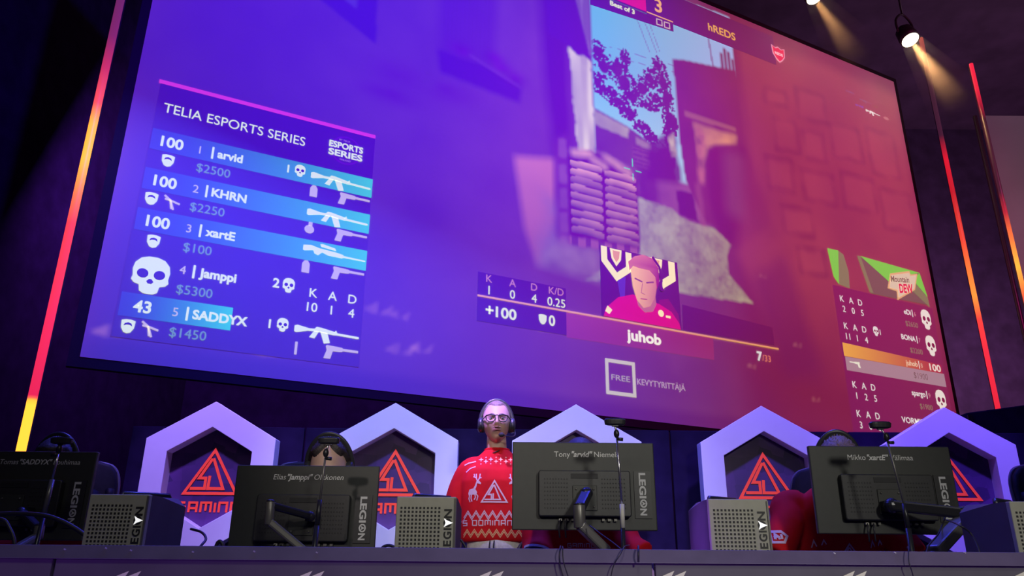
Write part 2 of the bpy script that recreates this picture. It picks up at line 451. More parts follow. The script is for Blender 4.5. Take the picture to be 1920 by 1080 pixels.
def lerp(a, b, t): return np.array(a)[None, None]*(1-t[..., None]) + np.array(b)[None, None]*t[..., None]
st_ = lambda a: np.clip((a-.5)*1.7+.5, 0, 1)
n1, n2, n3 = st_(fbm(6)), st_(fbm(24)), st_(fbm(70, 3))
# the game's picture: a shaded alley, left wall, right wall
t = np.clip((uu-1)/5, 0, 1)
IMG[:] = lerp((0.028, 0.009, 0.020), (0.070, 0.026, 0.040), t)*(0.55+0.6*n1+0.3*(n2-.5))[..., None]
paint(np.clip((uu-9.3)/1.2, 0, 1), (0.05, 0.006, 0.0), 0.55+0.9*n1)
# lower left gets darker
paint(np.clip((1.6-vv)/1.4, 0, 1)*np.clip((8-uu)/3, 0, 1)*0.6, (0.02, 0.004, 0.02))
# plaster patches
for x, y, rx, ry in ((4.0, 5.0, .9, .25), (3.5, 4.6, .5, .15), (6.0, 3.0, .1, .5)):
    g = np.exp(-((uu-x)/rx)**2-((vv-y)/ry)**2)*n2; paint(np.clip(g*.9, 0, .7), (0.03, 0.0, 0.03))
# awning, top left
paint(inside([(0.4, 6.9), (3.14, 5.44), (3.1, 6.9), (2.6, 9), (0.2, 9)]), (0.004, 0.002, 0.05))
paint(inside([(1.9, 6.6), (2.6, 6.1), (2.75, 6.9), (2.0, 7.4)], 2)*0.5, (0.06, 0.05, 0.10), 0.4+n2)
for k in range(5):
    x = 1.2+k*0.35; paint(inside([(x, 6.75-k*.17), (x+.18, 6.66-k*.17), (x+.18, 6.9-k*.17), (x, 7.0-k*.17)], 1)*0.5, (0.05, 0.04, 0.12))
# shuttered window and balcony
paint(inside([(4.05, 9), (4.2, 5.7), (5.2, 5.55), (5.3, 9)], 4)*0.65, (0.014, 0.002, 0.04), 0.6+0.8*np.sin(uu*42)**2)
paint(inside([(4.16, 5.73), (4.23, 5.29), (5.69, 5.16), (5.74, 5.53), (4.98, 5.7)], 2)*0.95, (0.005, 0.0, 0.05))
for x, y in ((5.35, 5.75), (5.6, 5.62), (5.2, 5.9), (4.6, 5.85)):
    paint(np.exp(-((uu-x)/.2)**2-((vv-y)/.13)**2)*0.9, (0.04, 0.0, 0.06), 0.5+n3)
paint(inside([(4.75, 5.82), (5.72, 5.5), (5.72, 5.46), (4.75, 5.78)], 1)*.7, (0.09, 0.03, 0.08))
# dark corner between wall and alley
paint(inside([(6.0, 9), (6.15, 6.0), (6.36, 4.2), (6.72, 4.4), (6.70, 6.68), (7.12, 6.5), (7.16, 9)], 5), (0.006, 0.0, 0.02))
paint(inside([(6.85, 7.78), (7.16, 6.57), (7.20, 9), (6.6, 9)], 1), (0.26, 0.22, 0.22), 0.3+1.1*st_(vnoise(160, 6)))
paint(inside([(6.25, 6.83), (6.67, 6.69), (7.07, 6.42), (7.16, 6.57), (6.85, 7.85), (6.4, 9), (6.2, 9)], 1), (0.004, 0.0, 0.06))
# bright side column (sunlit) and rough stone
paint(inside([(5.6, 4.12), (6.36, 4.28), (6.37, 3.26), (6.29, 2.86), (6.04, 2.26), (5.8, 2.85)], 3), (0.40, 0.14, 0.05), 0.55+0.55*n1+0.3*(vv-3.2))
paint(inside([(6.05, 3.6), (6.5, 3.6), (6.6, 2.5), (6.04, 2.3)], 5)*n2*1.2, (0.12, 0.10, 0.10))
paint(inside([(6.36, 4.6), (6.66, 4.9), (6.66, 2.7), (6.40, 2.6)], 3), (0.05, 0.01, 0.02), 0.5+n2)
for y in (4.7, 4.2, 3.75, 3.3, 2.9):
    paint(inside([(6.44, y), (6.60, y+.03), (6.62, y-.33), (6.46, y-.36)], 1)*.75, (0.13, 0.06, 0.06), 0.4+n2)
# sky and trees
sky = inside([(7.19, 4.5), (7.19, 8.7), (10.76, 8.9), (10.72, 4.5)], 1)
paint(sky, lerp((0.03, 0.44, 0.40), (0.16, 0.40, 0.50), np.clip((uu-7.5)/3, 0, 1)))
IMG[:] += (np.clip((uu-9.0)/1.6, 0, 1)*sky)[..., None]*np.array([0, 0, 0.10]) + (np.clip((6.4-vv)/1.2, 0, 1)*sky)[..., None]*np.array((0.10, 0.12, 0.03))
tree = inside([(7.19, 7.0), (7.5, 6.98), (7.67, 6.72), (7.86, 6.98), (8.03, 7.02), (8.12, 6.56), (8.47, 6.75), (8.62, 7.05), (8.9, 7.16), (9.02, 6.72), (9.13, 5.6), (8.93, 4.9), (8.5, 5.36), (7.97, 5.66), (7.51, 5.9), (7.19, 5.95)], 1, 0.30)
def dab(x, y, rx, ry, ang, layer):
    x0, x1 = int((x-rx*1.2)/16*(GX-1)), int((x+rx*1.2)/16*(GX-1))+2; y0, y1 = int((y-rx*1.2)/9*(GY-1)), int((y+rx*1.2)/9*(GY-1))+2
    x0, y0 = max(0, x0), max(0, y0); U, V = uu[y0:y1, x0:x1]-x, vv[y0:y1, x0:x1]-y
    if U.size == 0: return
    a, b = U*math.cos(ang)+V*math.sin(ang), -U*math.sin(ang)+V*math.cos(ang)
    layer[y0:y1, x0:x1] = np.maximum(layer[y0:y1, x0:x1], np.clip((1-(a/rx)**2-(b/ry)**2)*3, 0, 1))
leaf = np.zeros_like(uu)
CL = [(7.32, 6.8, .18, .22), (7.45, 6.5, .2, .25), (7.3, 6.1, .14, .2), (7.75, 6.55, .22, .3), (7.95, 6.85, .1, .2), (7.9, 6.3, .25, .3), (8.05, 6.05, .25, .2), (8.3, 6.3, .2, .25), (8.5, 6.6, .18, .2), (8.72, 6.95, .17, .2), (8.82, 6.6, .17, .3), (8.87, 6.2, .17, .3), (8.9, 5.8, .14, .3), (8.6, 6.15, .16, .14), (7.75, 5.85, .25, .14), (8.0, 5.65, .22, .13), (8.25, 5.45, .18, .12), (8.45, 5.28, .16, .1), (8.85, 5.45, .1, .2), (7.55, 6.0, .15, .1), (8.45, 5.95, .2, .06), (9.02, 5.7, .06, .2)]
for cx, cy, rx, ry in CL:
    dab(cx, cy, max(rx, ry)*.62, min(rx, ry)*.62, 0 if rx > ry else math.pi/2, leaf)
    for k in range(46):
        a, q = rng.random()*6.283, .35+.75*math.sqrt(rng.random()); dab(cx+rx*q*math.cos(a), cy+ry*q*math.sin(a), .028+.03*rng.random(), .016+.018*rng.random(), rng.random()*3.14, leaf)
for a, b, r_ in (((7.19, 5.95), (7.6, 5.75), .02), ((8.9, 6.0), (8.95, 4.8), .03), ((8.6, 5.3), (9.0, 4.95), .015)):
    for k in range(24): dab(a[0]+(b[0]-a[0])*k/23, a[1]+(b[1]-a[1])*k/23, r_, r_, 0, leaf)
leaf *= sky
paint(leaf, (0.012, 0.004, 0.0), 0.4+1.2*n3)
for a, b, c in (((8.2, 8.1), (8.55, 7.2), 0.012), ((8.4, 8.05), (8.72, 7.25), 0.012), ((8.55, 8.0), (8.8, 7.3), 0.010), ((7.6, 7.0), (9.2, 7.1), 0.008), ((7.6, 6.8), (9.2, 6.95), 0.008), ((10.1, 8.1), (10.16, 7.4), 0.03)):
    d = Vector((b[0]-a[0], b[1]-a[1])).normalized(); nx, ny = -d.y*c, d.x*c
    paint(inside([(a[0]+nx, a[1]+ny), (b[0]+nx, b[1]+ny), (b[0]-nx, b[1]-ny), (a[0]-nx, a[1]-ny)], 0)*.6, (0.06, 0.05, 0.10))
for x, h in ((10.42, .35), (10.52, .5), (10.62, .45), (10.72, .3)):
    paint(inside([(x-.05, 7.3), (x+.05, 7.3), (x+.03, 7.5+h), (x-.03, 7.5+h)], 1), (0.03, 0.01, 0.0))
# low walls at the end of the alley
paint(inside([(7.19, 5.55), (7.95, 5.36), (8.6, 5.1), (8.93, 5.25), (9.0, 4.0), (7.19, 4.4)], 1), (0.03, 0.02, 0.0), 0.6+0.8*n2)
paint(inside([(7.21, 5.5), (7.95, 5.34), (7.92, 5.12), (7.2, 5.2)], 1), (0.22, 0.24, 0.06), 0.6+0.7*n2)
paint(inside([(8.1, 5.2), (8.6, 5.1), (8.58, 5.0), (8.1, 5.05)], 1), (0.18, 0.17, 0.06))
wl = 0.5+0.9*((np.sin(vv*70) > 0.2) | (np.sin(uu*26+np.floor(vv*70/6.283)*3.1) > .9))
paint(inside([(8.0, 5.02), (8.55, 4.92), (8.55, 4.5), (8.0, 4.62)], 1)*.7, (0.07, 0.03, 0.02), wl)
paint(inside([(7.19, 4.7), (8.55, 4.45), (8.6, 4.4), (7.19, 4.63)], 1)*.6, (0.14, 0.07, 0.06))
paint(inside([(7.2, 4.6), (7.8, 4.55), (8.2, 4.1), (7.2, 4.2)], 3)*.7, (0.12, 0.07, 0.05), 0.6+n2)
paint(inside([(8.4, 5.1), (8.95, 5.6), (9.1, 4.3), (8.3, 4.3)], 2, .25)*.95, (0.004, 0.0, 0.0))
paint(inside([(8.85, 5.42), (9.0, 5.55), (9.02, 5.05), (8.9, 5.0)], 1), (0.30, 0.30, 0.12), 0.3+n3)
paint(inside([(8.2, 4.35), (9.4, 4.55), (9.75, 4.4), (9.7, 3.78), (9.0, 3.75), (8.4, 3.9)], 3), (0.12, 0.05, 0.06), 0.6+0.7*n2)
paint(inside([(8.1, 4.6), (8.45, 4.7), (8.55, 3.95), (8.1, 3.9)], 3, .2)*.8, (0.01, 0.0, 0.01))
# building at the right end
paint(inside([(9.11, 7.25), (9.35, 7.32), (10.77, 7.54), (11.0, 6), (10.8, 4), (9.6, 3.8), (9.2, 4.6), (9.13, 5.45)], 1), (0.05, 0.008, 0.0), 0.6+0.6*n2)
paint(inside([(9.3, 6.12), (10.6, 6.12), (10.6, 6.03), (9.3, 6.0)], 1)*.8, (0.20, 0.09, 0.02))
paint(inside([(9.5, 5.92), (10.6, 5.95), (10.58, 5.75), (9.95, 5.55), (9.72, 5.2), (9.6, 4.9)], 2), (0.42, 0.20, 0.02), 0.4+0.9*n2)
paint(inside([(9.55, 5.9), (9.78, 5.75), (9.66, 4.6), (9.5, 4.6)], 2)*.8, (0.30, 0.10, 0.04), 0.3+n3)
paint(inside([(9.78, 5.46), (10.85, 5.75), (11.3, 4.2), (10.3, 3.4), (9.85, 3.72), (9.72, 4.4)], 3), (0.02, 0.0, 0.0), 0.6+n2)
paint(inside([(10.2, 5.5), (10.75, 5.55), (10.6, 4.1), (10.15, 4.1)], 6)*.45, (0.11, 0.05, 0.05))
# sunlit ground
gr = inside([(8.04, 3.95), (8.4, 3.96), (8.82, 3.93), (8.99, 3.81), (9.29, 3.74), (9.8, 3.74), (10.15, 3.5), (10.05, 3.23), (10.04, 2.91), (10.57, 2.41), (8.87, 2.3), (7.2, 2.25), (6.9, 2.2), (8.04, 2.95)], 1, .06)
n4 = rng.random(uu.shape); n4 = blur(n4, 1)
paint(gr, (0.235, 0.295, 0.10), 0.35+0.6*n2+0.35*n3+0.7*(n4-.5))
paint(inside([(6.3, 2.75), (7.21, 2.8), (7.21, 2.2), (6.05, 2.3)], 4)*.8, (0.20, 0.16, 0.10), 0.35+0.9*n2)
paint(inside([(8.94, 4.33), (9.35, 4.36), (9.42, 3.78), (8.99, 3.83)], 1), (0.0, 0.0, 0.0))
paint(inside([(9.42, 4.6), (9.55, 4.6), (9.6, 3.7), (9.48, 3.72)], 2)*.7, (0.16, 0.05, 0.03))
# white weathered post
ww = inside([(6.69, 6.68), (6.9, 6.55), (7.02, 6.6), (7.16, 6.49), (7.2, 4.55), (6.86, 4.5), (6.78, 5.4)], 1, .05)
paint(ww, (0.50, 0.50, 0.22), 0.55+0.5*st_(vnoise(130, 8))+0.25*n2)
# sandbag wall
paint(inside([(6.62, 4.45), (7.1, 4.65), (7.5, 4.55), (8.08, 4.32), (8.06, 2.95), (6.62, 2.8)], 1), (0.03, 0.0, 0.0))
for col in (0, 1):
    for k in range(9):
        y0 = 4.30-k*0.155 - col*0.02; x0, x1 = (6.66, 7.33) if col == 0 else (7.37, 8.05)
        lit = 1.0 if k in (0, 1) else (0.45 if k in (2, 8) else 0.62)
        cx, cy = (x0+x1)/2, y0
        e = (np.abs((uu-cx)/((x1-x0)/2)))**6 + (np.abs((vv-cy-0.012*np.sin(uu*9+k))/0.075))**3
        paint(np.clip((1-e)*6, 0, 1), (0.42*lit, 0.22*lit, 0.11*lit), np.clip(0.60+(vv-cy)*9+0.7*(n2-.4), 0.05, 1.5))
for a, b, w in (((6.7, 4.5), (7.15, 4.58), .07), ((7.1, 4.5), (7.45, 4.38), .07), ((7.35, 4.62), (7.95, 4.38), .07)):
    d = Vector((b[0]-a[0], b[1]-a[1])).normalized(); nx, ny = -d.y*w, d.x*w
    paint(inside([(a[0]+nx, a[1]+ny), (b[0]+nx, b[1]+ny), (b[0]-nx, b[1]-ny), (a[0]-nx, a[1]-ny)], 2), (0.40, 0.22, 0.10), 0.5+n2)
paint(inside([(6.62, 2.92), (8.06, 2.98), (8.06, 2.86), (6.62, 2.76)], 1), (0.16, 0.06, 0.05), 0.3+0.9*(np.sin(uu*24) > -.2))
# right wall: big stone blocks with dark joints
rw = inside([(10.9, 8.6), (16, 8.6), (16, 0.3), (11.6, 0.3), (10.7, 2.4), (10.3, 3.4), (10.9, 5.5)], 6)
IMG[:] += (rw*(0.4+0.8*n1)*np.clip((vv-0.8)/2.5, 0, 1))[..., None]*np.array((0.10, 0.022, 0.012))
for x0, y0, x1, y1 in ((11.5, 6.95, 12.2, 7.5), (11.65, 5.9, 12.4, 6.8), (12.45, 6.9, 13.4, 7.8), (12.5, 5.9, 13.2, 6.75), (13.4, 6.2, 14.4, 7.2), (11.3, 4.9, 12.1, 5.8), (12.3, 4.9, 13.3, 5.75), (13.5, 5.0, 14.6, 6.0), (11.6, 4.0, 12.5, 4.75), (14.6, 6.1, 15.6, 7.4), (14.7, 4.8, 15.8, 5.9), (11.9, 3.2, 12.7, 3.9)):
    o = inside([(x0, y0), (x1, y0+.1), (x1, y1), (x0, y1-.06)], 2, .12); i_ = inside([(x0+.07, y0+.07), (x1-.07, y0+.17), (x1-.07, y1-.07), (x0+.07, y1-.13)], 3, .12)
    ring = np.clip(o-i_, 0, 1)*np.clip(1.4-0.25*abs(uu-12.3), 0.25, 1)
    IMG[:] *= (1-0.62*ring)[..., None]; IMG[:] += (i_*0.022)[..., None]*np.array((1, .2, .2))
paint(inside([(10.6, 2.9), (11.6, 3.6), (12.2, 1.2), (11.2, 1.0)], 8)*.6, (0.0, 0.0, 0.02))
# floating leaves in front of the picture
for x, y, sc_ in ((3.5, 1.13, .3), (3.8, 1.1, .22), (3.85, .60, .3), (4.15, .66, .26), (6.15, 1.27, .3), (1.9, .48, .32), (2.3, .45, .3), (2.05, .33, .25), (.25, .33, .25), (10.9, 3.0, .14), (11.6, 1.75, .16), (11.9, .75, .16), (10.4, 1.2, .15)):
    w1 = inside([(x-sc_*.8, y-.02), (x-sc_*.1, y+.11*sc_/.3), (x-.02, y-.08*sc_/.3)], 1); w2 = inside([(x, y-.06*sc_/.3), (x+sc_*.7, y+.1*sc_/.3), (x+sc_*.5, y-.05)], 1)
    IMG[:] += (np.clip(w1+w2, 0, 1)*(0.5+n3))[..., None]*np.array((0.11, 0.05, 0.03))
IMG = np.clip(IMG, 0, 4)
IMG[:] *= np.clip((vv-0.05)/0.25, 0.35, 1)[..., None]
pv = np.stack([uu.ravel()*K, np.full(uu.size, 0.008), vv.ravel()*K], 1).astype(np.float32)
ii = np.arange(GX*GY).reshape(GY, GX)
pf = np.stack([ii[:-1, :-1], ii[:-1, 1:], ii[1:, 1:], ii[1:, :-1]], -1).reshape(-1, 4)
me = bpy.data.meshes.new('picture'); me.from_pydata(pv.tolist(), [], pf.tolist()); me.update()
ca = me.color_attributes.new('Col', 'FLOAT_COLOR', 'POINT'); arr = np.ones((GX*GY, 4), np.float32); arr[:, :3] = IMG.reshape(-1, 3); ca.data.foreach_set('color', arr.ravel())
me.materials.append(M['picture']); link(bpy.data.objects.new('picture', me), screen)

def on_screen(u, v, lay): return (u*K, 0.004 - lay, v*K)
WL = (0.62, 0.74, 0.30); DIM = (0.10, 0.26, 0.05); LIL = (0.45, 0.40, 0.25); BG = (0.010, 0.0015, 0.0); WR = (0.55, 0.62, 0.55); BGR = (0.05, 0.003, 0.0)

def skull(f, x, y, w, h, col, hole, lay):
    P = [(-.5, .12), (-.46, .3), (-.32, .44), (-.12, .5), (.12, .5), (.32, .44), (.46, .3), (.5, .12), (.47, -.06), (.5, -.16), (.42, -.24), (.27, -.28), (.24, -.44), (.12, -.5), (-.12, -.5), (-.24, -.44), (-.27, -.28), (-.42, -.24), (-.5, -.16), (-.47, -.06)]
    f.poly([(x+a*w, y+b*h) for a, b in P], col, lay)
    for sx in (-1, 1): f.disc(x+sx*.225*w, y+.03*h, .155*w, .125*h, hole, lay+1, a=sx*.25)
    f.poly([(x-.10*w, y-.17*h), (x-.03*w, y-.10*h), (x+.03*w, y-.10*h), (x+.10*w, y-.17*h), (x+.05*w, y-.23*h), (x-.05*w, y-.23*h)], hole, lay+1)
def rifle(f, x, y, w, col, lay, kind=0, flip=1):
    def T(P): return [(x+(a if flip > 0 else 1-a)*w, y+b*w) for a, b in P]
    if kind == 0:
        f.poly(T([(0, .10), (.04, .115), (.22, .085), (.30, .09), (.33, .125), (.40, .12), (.60, .085), (.62, .07), (.99, .055), (1, .03), (.97, .022), (.64, .035), (.60, .03), (.40, .045), (.30, .05), (.20, .045), (.03, .0), (0, .01)]), col, lay)
        f.poly(T([(.30, .06), (.37, .06), (.31, -.06), (.23, -.05)]), col, lay); f.poly(T([(.39, .06), (.50, .05), (.55, -.10), (.46, -.12)]), col, lay)
        f.poly(T([(.60, .07), (.63, .11), (.65, .07)]), col, lay)
    elif kind == 1:
        f.poly(T([(0, .13), (.12, .15), (.25, .12), (.52, .10), (.64, .08), (.64, .065), (1, .052), (1, .032), (.64, .035), (.62, .02), (.40, .025), (.30, .06), (.24, .0), (.18, .02), (.16, .07), (.02, .04), (0, .05)]), col, lay)
        f.poly(T([(.26, .19), (.30, .20), (.50, .165), (.52, .125), (.28, .15)]), col, lay)
    else:
        f.poly(T([(0, .19), (.03, .23), (.50, .20), (.52, .175), (1, .17), (1, .10), (.52, .10), (.50, .07), (.28, .06), (.22, .06), (.16, -.18), (-.04, -.18), (.04, .08)]), col, lay)
def shield(f, x, y, w, h, col, hole, lay):
    f.poly([(x-.5*w, y+.42*h), (x-.2*w, y+.5*h), (x+.2*w, y+.5*h), (x+.5*w, y+.42*h), (x+.46*w, y-.1*h), (x+.25*w, y-.42*h), (x, y-.5*h), (x-.25*w, y-.42*h), (x-.46*w, y-.1*h)], col, lay)
    if hole:
        f.poly([(x-.32*w, y+.02*h), (x-.24*w, y+.22*h), (x, y+.30*h), (x+.24*w, y+.22*h), (x+.32*w, y+.02*h), (x+.1*w, y+.12*h), (x-.1*w, y+.12*h)], hole, lay+1)
def pliers(f, x, y, w, col, lay):
    f.strokes([(x-.5*w, y+.45*w), (x-.1*w, y+.15*w), (x+.15*w, y-.5*w)], .13*w, col, lay); f.strokes([(x-.45*w, y+.2*w), (x, y+.12*w), (x+.5*w, y-.02*w)], .13*w, col, lay); f.strokes([(x-.1*w, y+.15*w), (x+.02*w, y-.45*w)], .12*w, col, lay)

# --- left team panel
L = Flat()
L.poly([(.27, .28), (3.27, .28), (3.25, 3.80), (.29, 3.80)], BG, 0)
L.rect(.27, 3.78, 3.25, 3.835, (.55, .03, .25), 1)
L.text('TELIA ESPORTS SERIES', .38, 3.37, h=.145, w=1.86, col=WL, lay=1)
L.disc(2.83, 3.46, .23, .23, (.06, .0, .10), 1, 28); L.disc(2.83, 3.46, .205, .205, (.012, .0, .0), 2, 28)
L.text('ESPORTS', 2.83, 3.475, h=.10, w=.50, col=WL, lay=3, bold=.03, align='c'); L.text('SERIES', 2.83, 3.345, h=.10, w=.50, col=WL, lay=3, bold=.03, align='c')
L.text('BY TELIA', 2.80, 3.60, h=.03, w=.16, col=(.3, .15, .3), lay=3, align='c'); L.text('FINLAND', 2.83, 3.285, h=.03, w=.16, col=(.3, .15, .3), lay=3, align='c')
def bar_l(v0, v1, u1):
    n = 10
    for k in range(n):
        a, b = .30+(u1-.30)*k/n, .30+(u1-.30)*(k+1)/n; t0, t1 = k/n, (k+1)/n
        c = lambda t: (0.0, .030+.50*t**1.7, .14+.06*t)
        L.poly([(a, v0), (b, v0), (b, v1), (a, v1)], [c(t0), c(t1), c(t1), c(t0)], 1)
rows = [(2.80, '100', '1', 'arvid', '$2500', .56), (2.23, '100', '2', 'KHRN', '$2250', .62), (1.665, '100', '3', 'xartE', '$100', .56), (1.10, None, '4', 'Jamppi', '$5300', .72), (.545, '43', '5', 'SADDYX', '$1450', .80)]
for i, (v, hp, num, nm, cash, wn) in enumerate(rows):
    if hp: bar_l(v, v+.30, 3.26 if i < 4 else 1.58)
    if hp: L.text(hp, .42 if len(hp) == 3 else .45, v+.075, h=.15, col=WL, lay=2, bold=.025)
    L.text(num, .89, v+.085, h=.115, col=LIL, lay=2); L.rect(1.045, v+.05, 1.07, v+.225, WL, 2)
    L.text(nm, 1.12, v+.085, h=.12, col=WL, lay=2, bold=.03)
    L.text(cash, .89, v-.175, h=.125, col=DIM, lay=2)
    if i == 3:
        skull(L, .58, 1.10, .42, .48, WL, BG, 2)
        L.text('2', 2.03, 1.21, h=.13, col=WL, lay=2, bold=.02); skull(L, 2.235, 1.265, .155, .20, WL, BG, 2)
        for x, a, b in ((2.57, 'K', '10'), (2.83, 'A', '1'), (3.105, 'D', '4')):
            L.text(a, x, 1.155, h=.13, col=WL, lay=2, align='c'); L.text(b, x, .955, h=.13, col=WL, lay=2, align='c')
    else:
        pl = i in (1, 4)
        shield(L, .43 if pl else .54, v-.12, .15, .17, WL, BG, 2)
        if pl: pliers(L, .67, v-.12, .19, LIL, 2)
        rifle(L, 2.37, v+.10, .87, WL, 2, 1 if i == 2 else 0)
        rifle(L, 2.80, v-.12, .44, LIL, 2, 2)
        if i != 1: L.poly([(2.38, v-.18), (2.48, v-.18), (2.48, v-.05), (2.45, v-.005), (2.41, v-.005), (2.38, v-.05)] if i < 4 else [(2.40, v-.2), (2.43, v-.2), (2.43, v-.03), (2.40, v-.03)], LIL, 2)
        else: L.disc(2.425, v-.11, .065, .06, LIL, 2); L.rect(2.41, v-.06, 2.46, v+.0, LIL, 2)
        if i in (0, 4): L.text('1', 2.04, v+.105, h=.12, col=WL, lay=2, bold=.02); skull(L, 2.215, v+.17, .145, .18, WL, BG, 2)
L.build('left_team_panel', M['picture'], screen, on_screen, .0015, True)

# --- bottom player card with the small camera picture
P = Flat()
P.rect(4.99, 1.20, 6.54, 1.98, (.0, .0, .0), 0)
P.poly([(6.54, 1.17), (9.52, 1.19), (9.54, 1.60), (6.54, 1.58)], [(.16, .02, .02), (.16, .02, .02), (.16, .015, .0), (.20, .03, .03)], 0)
P.poly([(8.87, 1.63), (11.0, 1.66), (11.0, 2.0), (8.9, 2.1)], (.0, .0, .0), 0)
P.rect(4.99, 1.585, 11.09, 1.612, (.62, .30, .05), 3)
for x, a, b in ((5.18, 'K', '1'), (5.58, 'A', '0'), (5.96, 'D', '4'), (6.36, 'K/D', '0.25')):
    P.text(a, x, 1.84, h=.125, col=(.42, .18, .15), lay=2, align='c'); P.text(b, x, 1.645, h=.145, col=WL, lay=2, align='c')
P.rect(5.13, 1.385, 5.26, 1.415, WL, 2); P.rect(5.18, 1.335, 5.21, 1.465, WL, 2)
P.text('100', 5.30, 1.31, h=.17, w=.35, col=WL, lay=2, bold=.02)
shield(P, 6.11, 1.395, .14, .16, WL, None, 2); P.text('0', 6.22, 1.32, h=.17, col=WL, lay=2, bold=.02)
P.text('juhob', 7.69, 1.30, h=.185, w=.70, col=(.75, .8, .5), lay=2, bold=.03)
P.text('7', 10.54, 1.32, h=.17, col=WR, lay=2, bold=.03); P.text('/33', 10.66, 1.32, h=.125, col=(.50, .14, .05), lay=2)
P.rect(7.21, 1.63, 8.85, 2.87, (.0, .0, .0), 1)
CRE = (.80, .78, .25); SKN = (.78, .46, .08); RED = (.55, .0, .03)
P.strokes([(7.30, 2.87), (7.30, 2.62), (7.54, 2.36), (7.80, 2.55), (7.80, 2.85)], .12, CRE, 2); P.poly([(7.42, 2.86), (7.66, 2.86), (7.64, 2.68), (7.54, 2.55), (7.45, 2.68)], CRE, 2); P.poly([(7.47, 2.83), (7.62, 2.83), (7.6, 2.7), (7.54, 2.62), (7.48, 2.7)], (.62, .30, .0), 3)
P.strokes([(8.72, 2.86), (8.72, 2.55), (8.45, 2.37)], .14, CRE, 2); P.poly([(8.18, 2.86), (8.52, 2.86), (8.5, 2.72), (8.42, 2.58)], CRE, 2); P.poly([(8.3, 2.83), (8.46, 2.83), (8.42, 2.66)], (.62, .35, .0), 3)
P.poly([(7.55, 2.3), (7.72, 2.4), (7.68, 2.0), (7.6, 1.95)], (.0, .02, .25), 2)
P.poly([(8.4, 2.1), (8.6, 2.15), (8.8, 1.9), (8.82, 1.63), (8.3, 1.63)], (.12, .0, .0), 2)
P.poly([(7.25, 1.63), (7.30, 1.78), (7.55, 2.0), (7.85, 2.10), (8.40, 2.02), (8.65, 1.92), (8.80, 1.74), (8.83, 1.63)], RED, 3)
P.poly([(7.33, 1.82), (7.42, 1.76), (7.36, 1.68), (7.28, 1.72)], CRE, 4)
P.disc(8.42, 1.86, .06, .06, CRE, 4); P.rect(8.52, 1.80, 8.62, 1.84, CRE, 4)
P.poly([(7.92, 2.05), (7.95, 1.92), (8.08, 1.82), (8.25, 1.86), (8.33, 2.0), (8.32, 2.15)], (.38, .12, .04), 4)
P.poly([(7.83, 2.55), (7.86, 2.25), (7.93, 2.02), (8.06, 1.90), (8.20, 1.95), (8.32, 2.15), (8.38, 2.4), (8.36, 2.62), (8.1, 2.72), (7.9, 2.68)], [SKN, SKN, (.7, .40, .06), (.62, .32, .05), (.55, .25, .05), (.45, .16, .04), (.45, .14, .04), (.55, .2, .06), SKN, SKN], 5)
P.poly([(7.80, 2.52), (7.78, 2.68), (7.92, 2.80), (8.1, 2.87), (8.3, 2.84), (8.42, 2.68), (8.42, 2.4), (8.36, 2.28), (8.34, 2.5), (8.22, 2.60), (8.0, 2.60), (7.88, 2.62)], [(.5, .14, .05), (.5, .14, .05), (.6, .2, .08), (.55, .16, .06), (.4, .06, .04), (.25, .02, .03), (.2, .0, .02), (.2, .0, .02), (.25, .04, .03), (.4, .1, .05), (.45, .14, .05), (.45, .14, .05)], 6)
P.strokes([(8.30, 2.87), (8.44, 2.70), (8.47, 2.45), (8.44, 2.3)], .05, (.01, .0, .0), 7); P.disc(8.46, 2.36, .06, .10, (.02, .0, .03), 8); P.disc(8.5, 2.38, .02, .07, CRE, 9)
for a, b in (((7.90, 2.40), (8.06, 2.36)), ((8.14, 2.36), (8.30, 2.40))): P.strokes([a, b], .03, (.16, .05, .02), 6)
P.strokes([(8.06, 2.34), (8.02, 2.16), (8.10, 2.14)], .02, (.36, .14, .04), 6); P.strokes([(8.0, 2.05), (8.14, 2.06)], .02, (.3, .06, .03), 6)
P.build('player_card', M['picture'], screen, on_screen, .0015, True)

# --- sponsor line under the card
S_ = Flat()
S_.strokes([(7.28, .90), (7.80, .90), (7.80, .38), (7.28, .38)], .055, (.45, .48, .25), 0, True)
S_.text('FREE', 7.54, .59, h=.095, w=.36, col=(.30, .30, .20), lay=0, align='c'); S_.text('KEVYTYRITT\u00c4J\u00c4', 7.86, .57, h=.105, w=.98, col=(.34, .28, .25), lay=0)
S_.build('sponsor_line', M['picture'], screen, on_screen, .0015, True)

# --- match header at the top
H = Flat()
H.rect(4.0, 8.10, 12.0, 8.85, (.0, .0, .02), 0)
H.poly([(7.19, 7.80), (9.18, 7.92), (9.18, 8.12), (7.19, 8.12)], (.0, .0, .0), 0)
H.rect(7.2, 8.16, 8.52, 8.75, (.55, .0, .05), 1); H.rect(8.53, 8.05, 9.18, 8.75, (.0, .0, .02), 1)
H.rect(8.53, 8.145, 9.18, 8.17, (.7, .4, .0), 2); H.text('3', 8.74, 8.27, h=.33, col=(.7, .38, .0), lay=2, bold=.02)
H.text('Best of 3', 7.65, 7.98, h=.11, w=.58, col=WL, lay=2, bold=.025)
for x in (8.83, 9.02): H.strokes([(x-.065, 7.95), (x+.065, 7.96), (x+.065, 8.09), (x-.065, 8.08)], .022, LIL, 2, True)
H.text('hREDS', 10.12, 8.32, h=.19, w=.74, col=(.62, .34, .0), lay=2, bold=.012)
sh = lambda k: [(12.11+a*k, 8.41+b*k) for a, b in ((-.20, .21), (-.09, .16), (0, .21), (.09, .16), (.20, .21), (.18, -.02), (.1, -.13), (0, -.21), (-.1, -.13), (-.18, -.02))]
H.poly(sh(1.0), (.6, .25, .3), 2); H.poly(sh(.85), (.62, .0, .0), 3); H.text('REDS', 12.11, 8.39, h=.07, w=.24, col=(.6, .5, .5), lay=4, align='c', bold=.03)
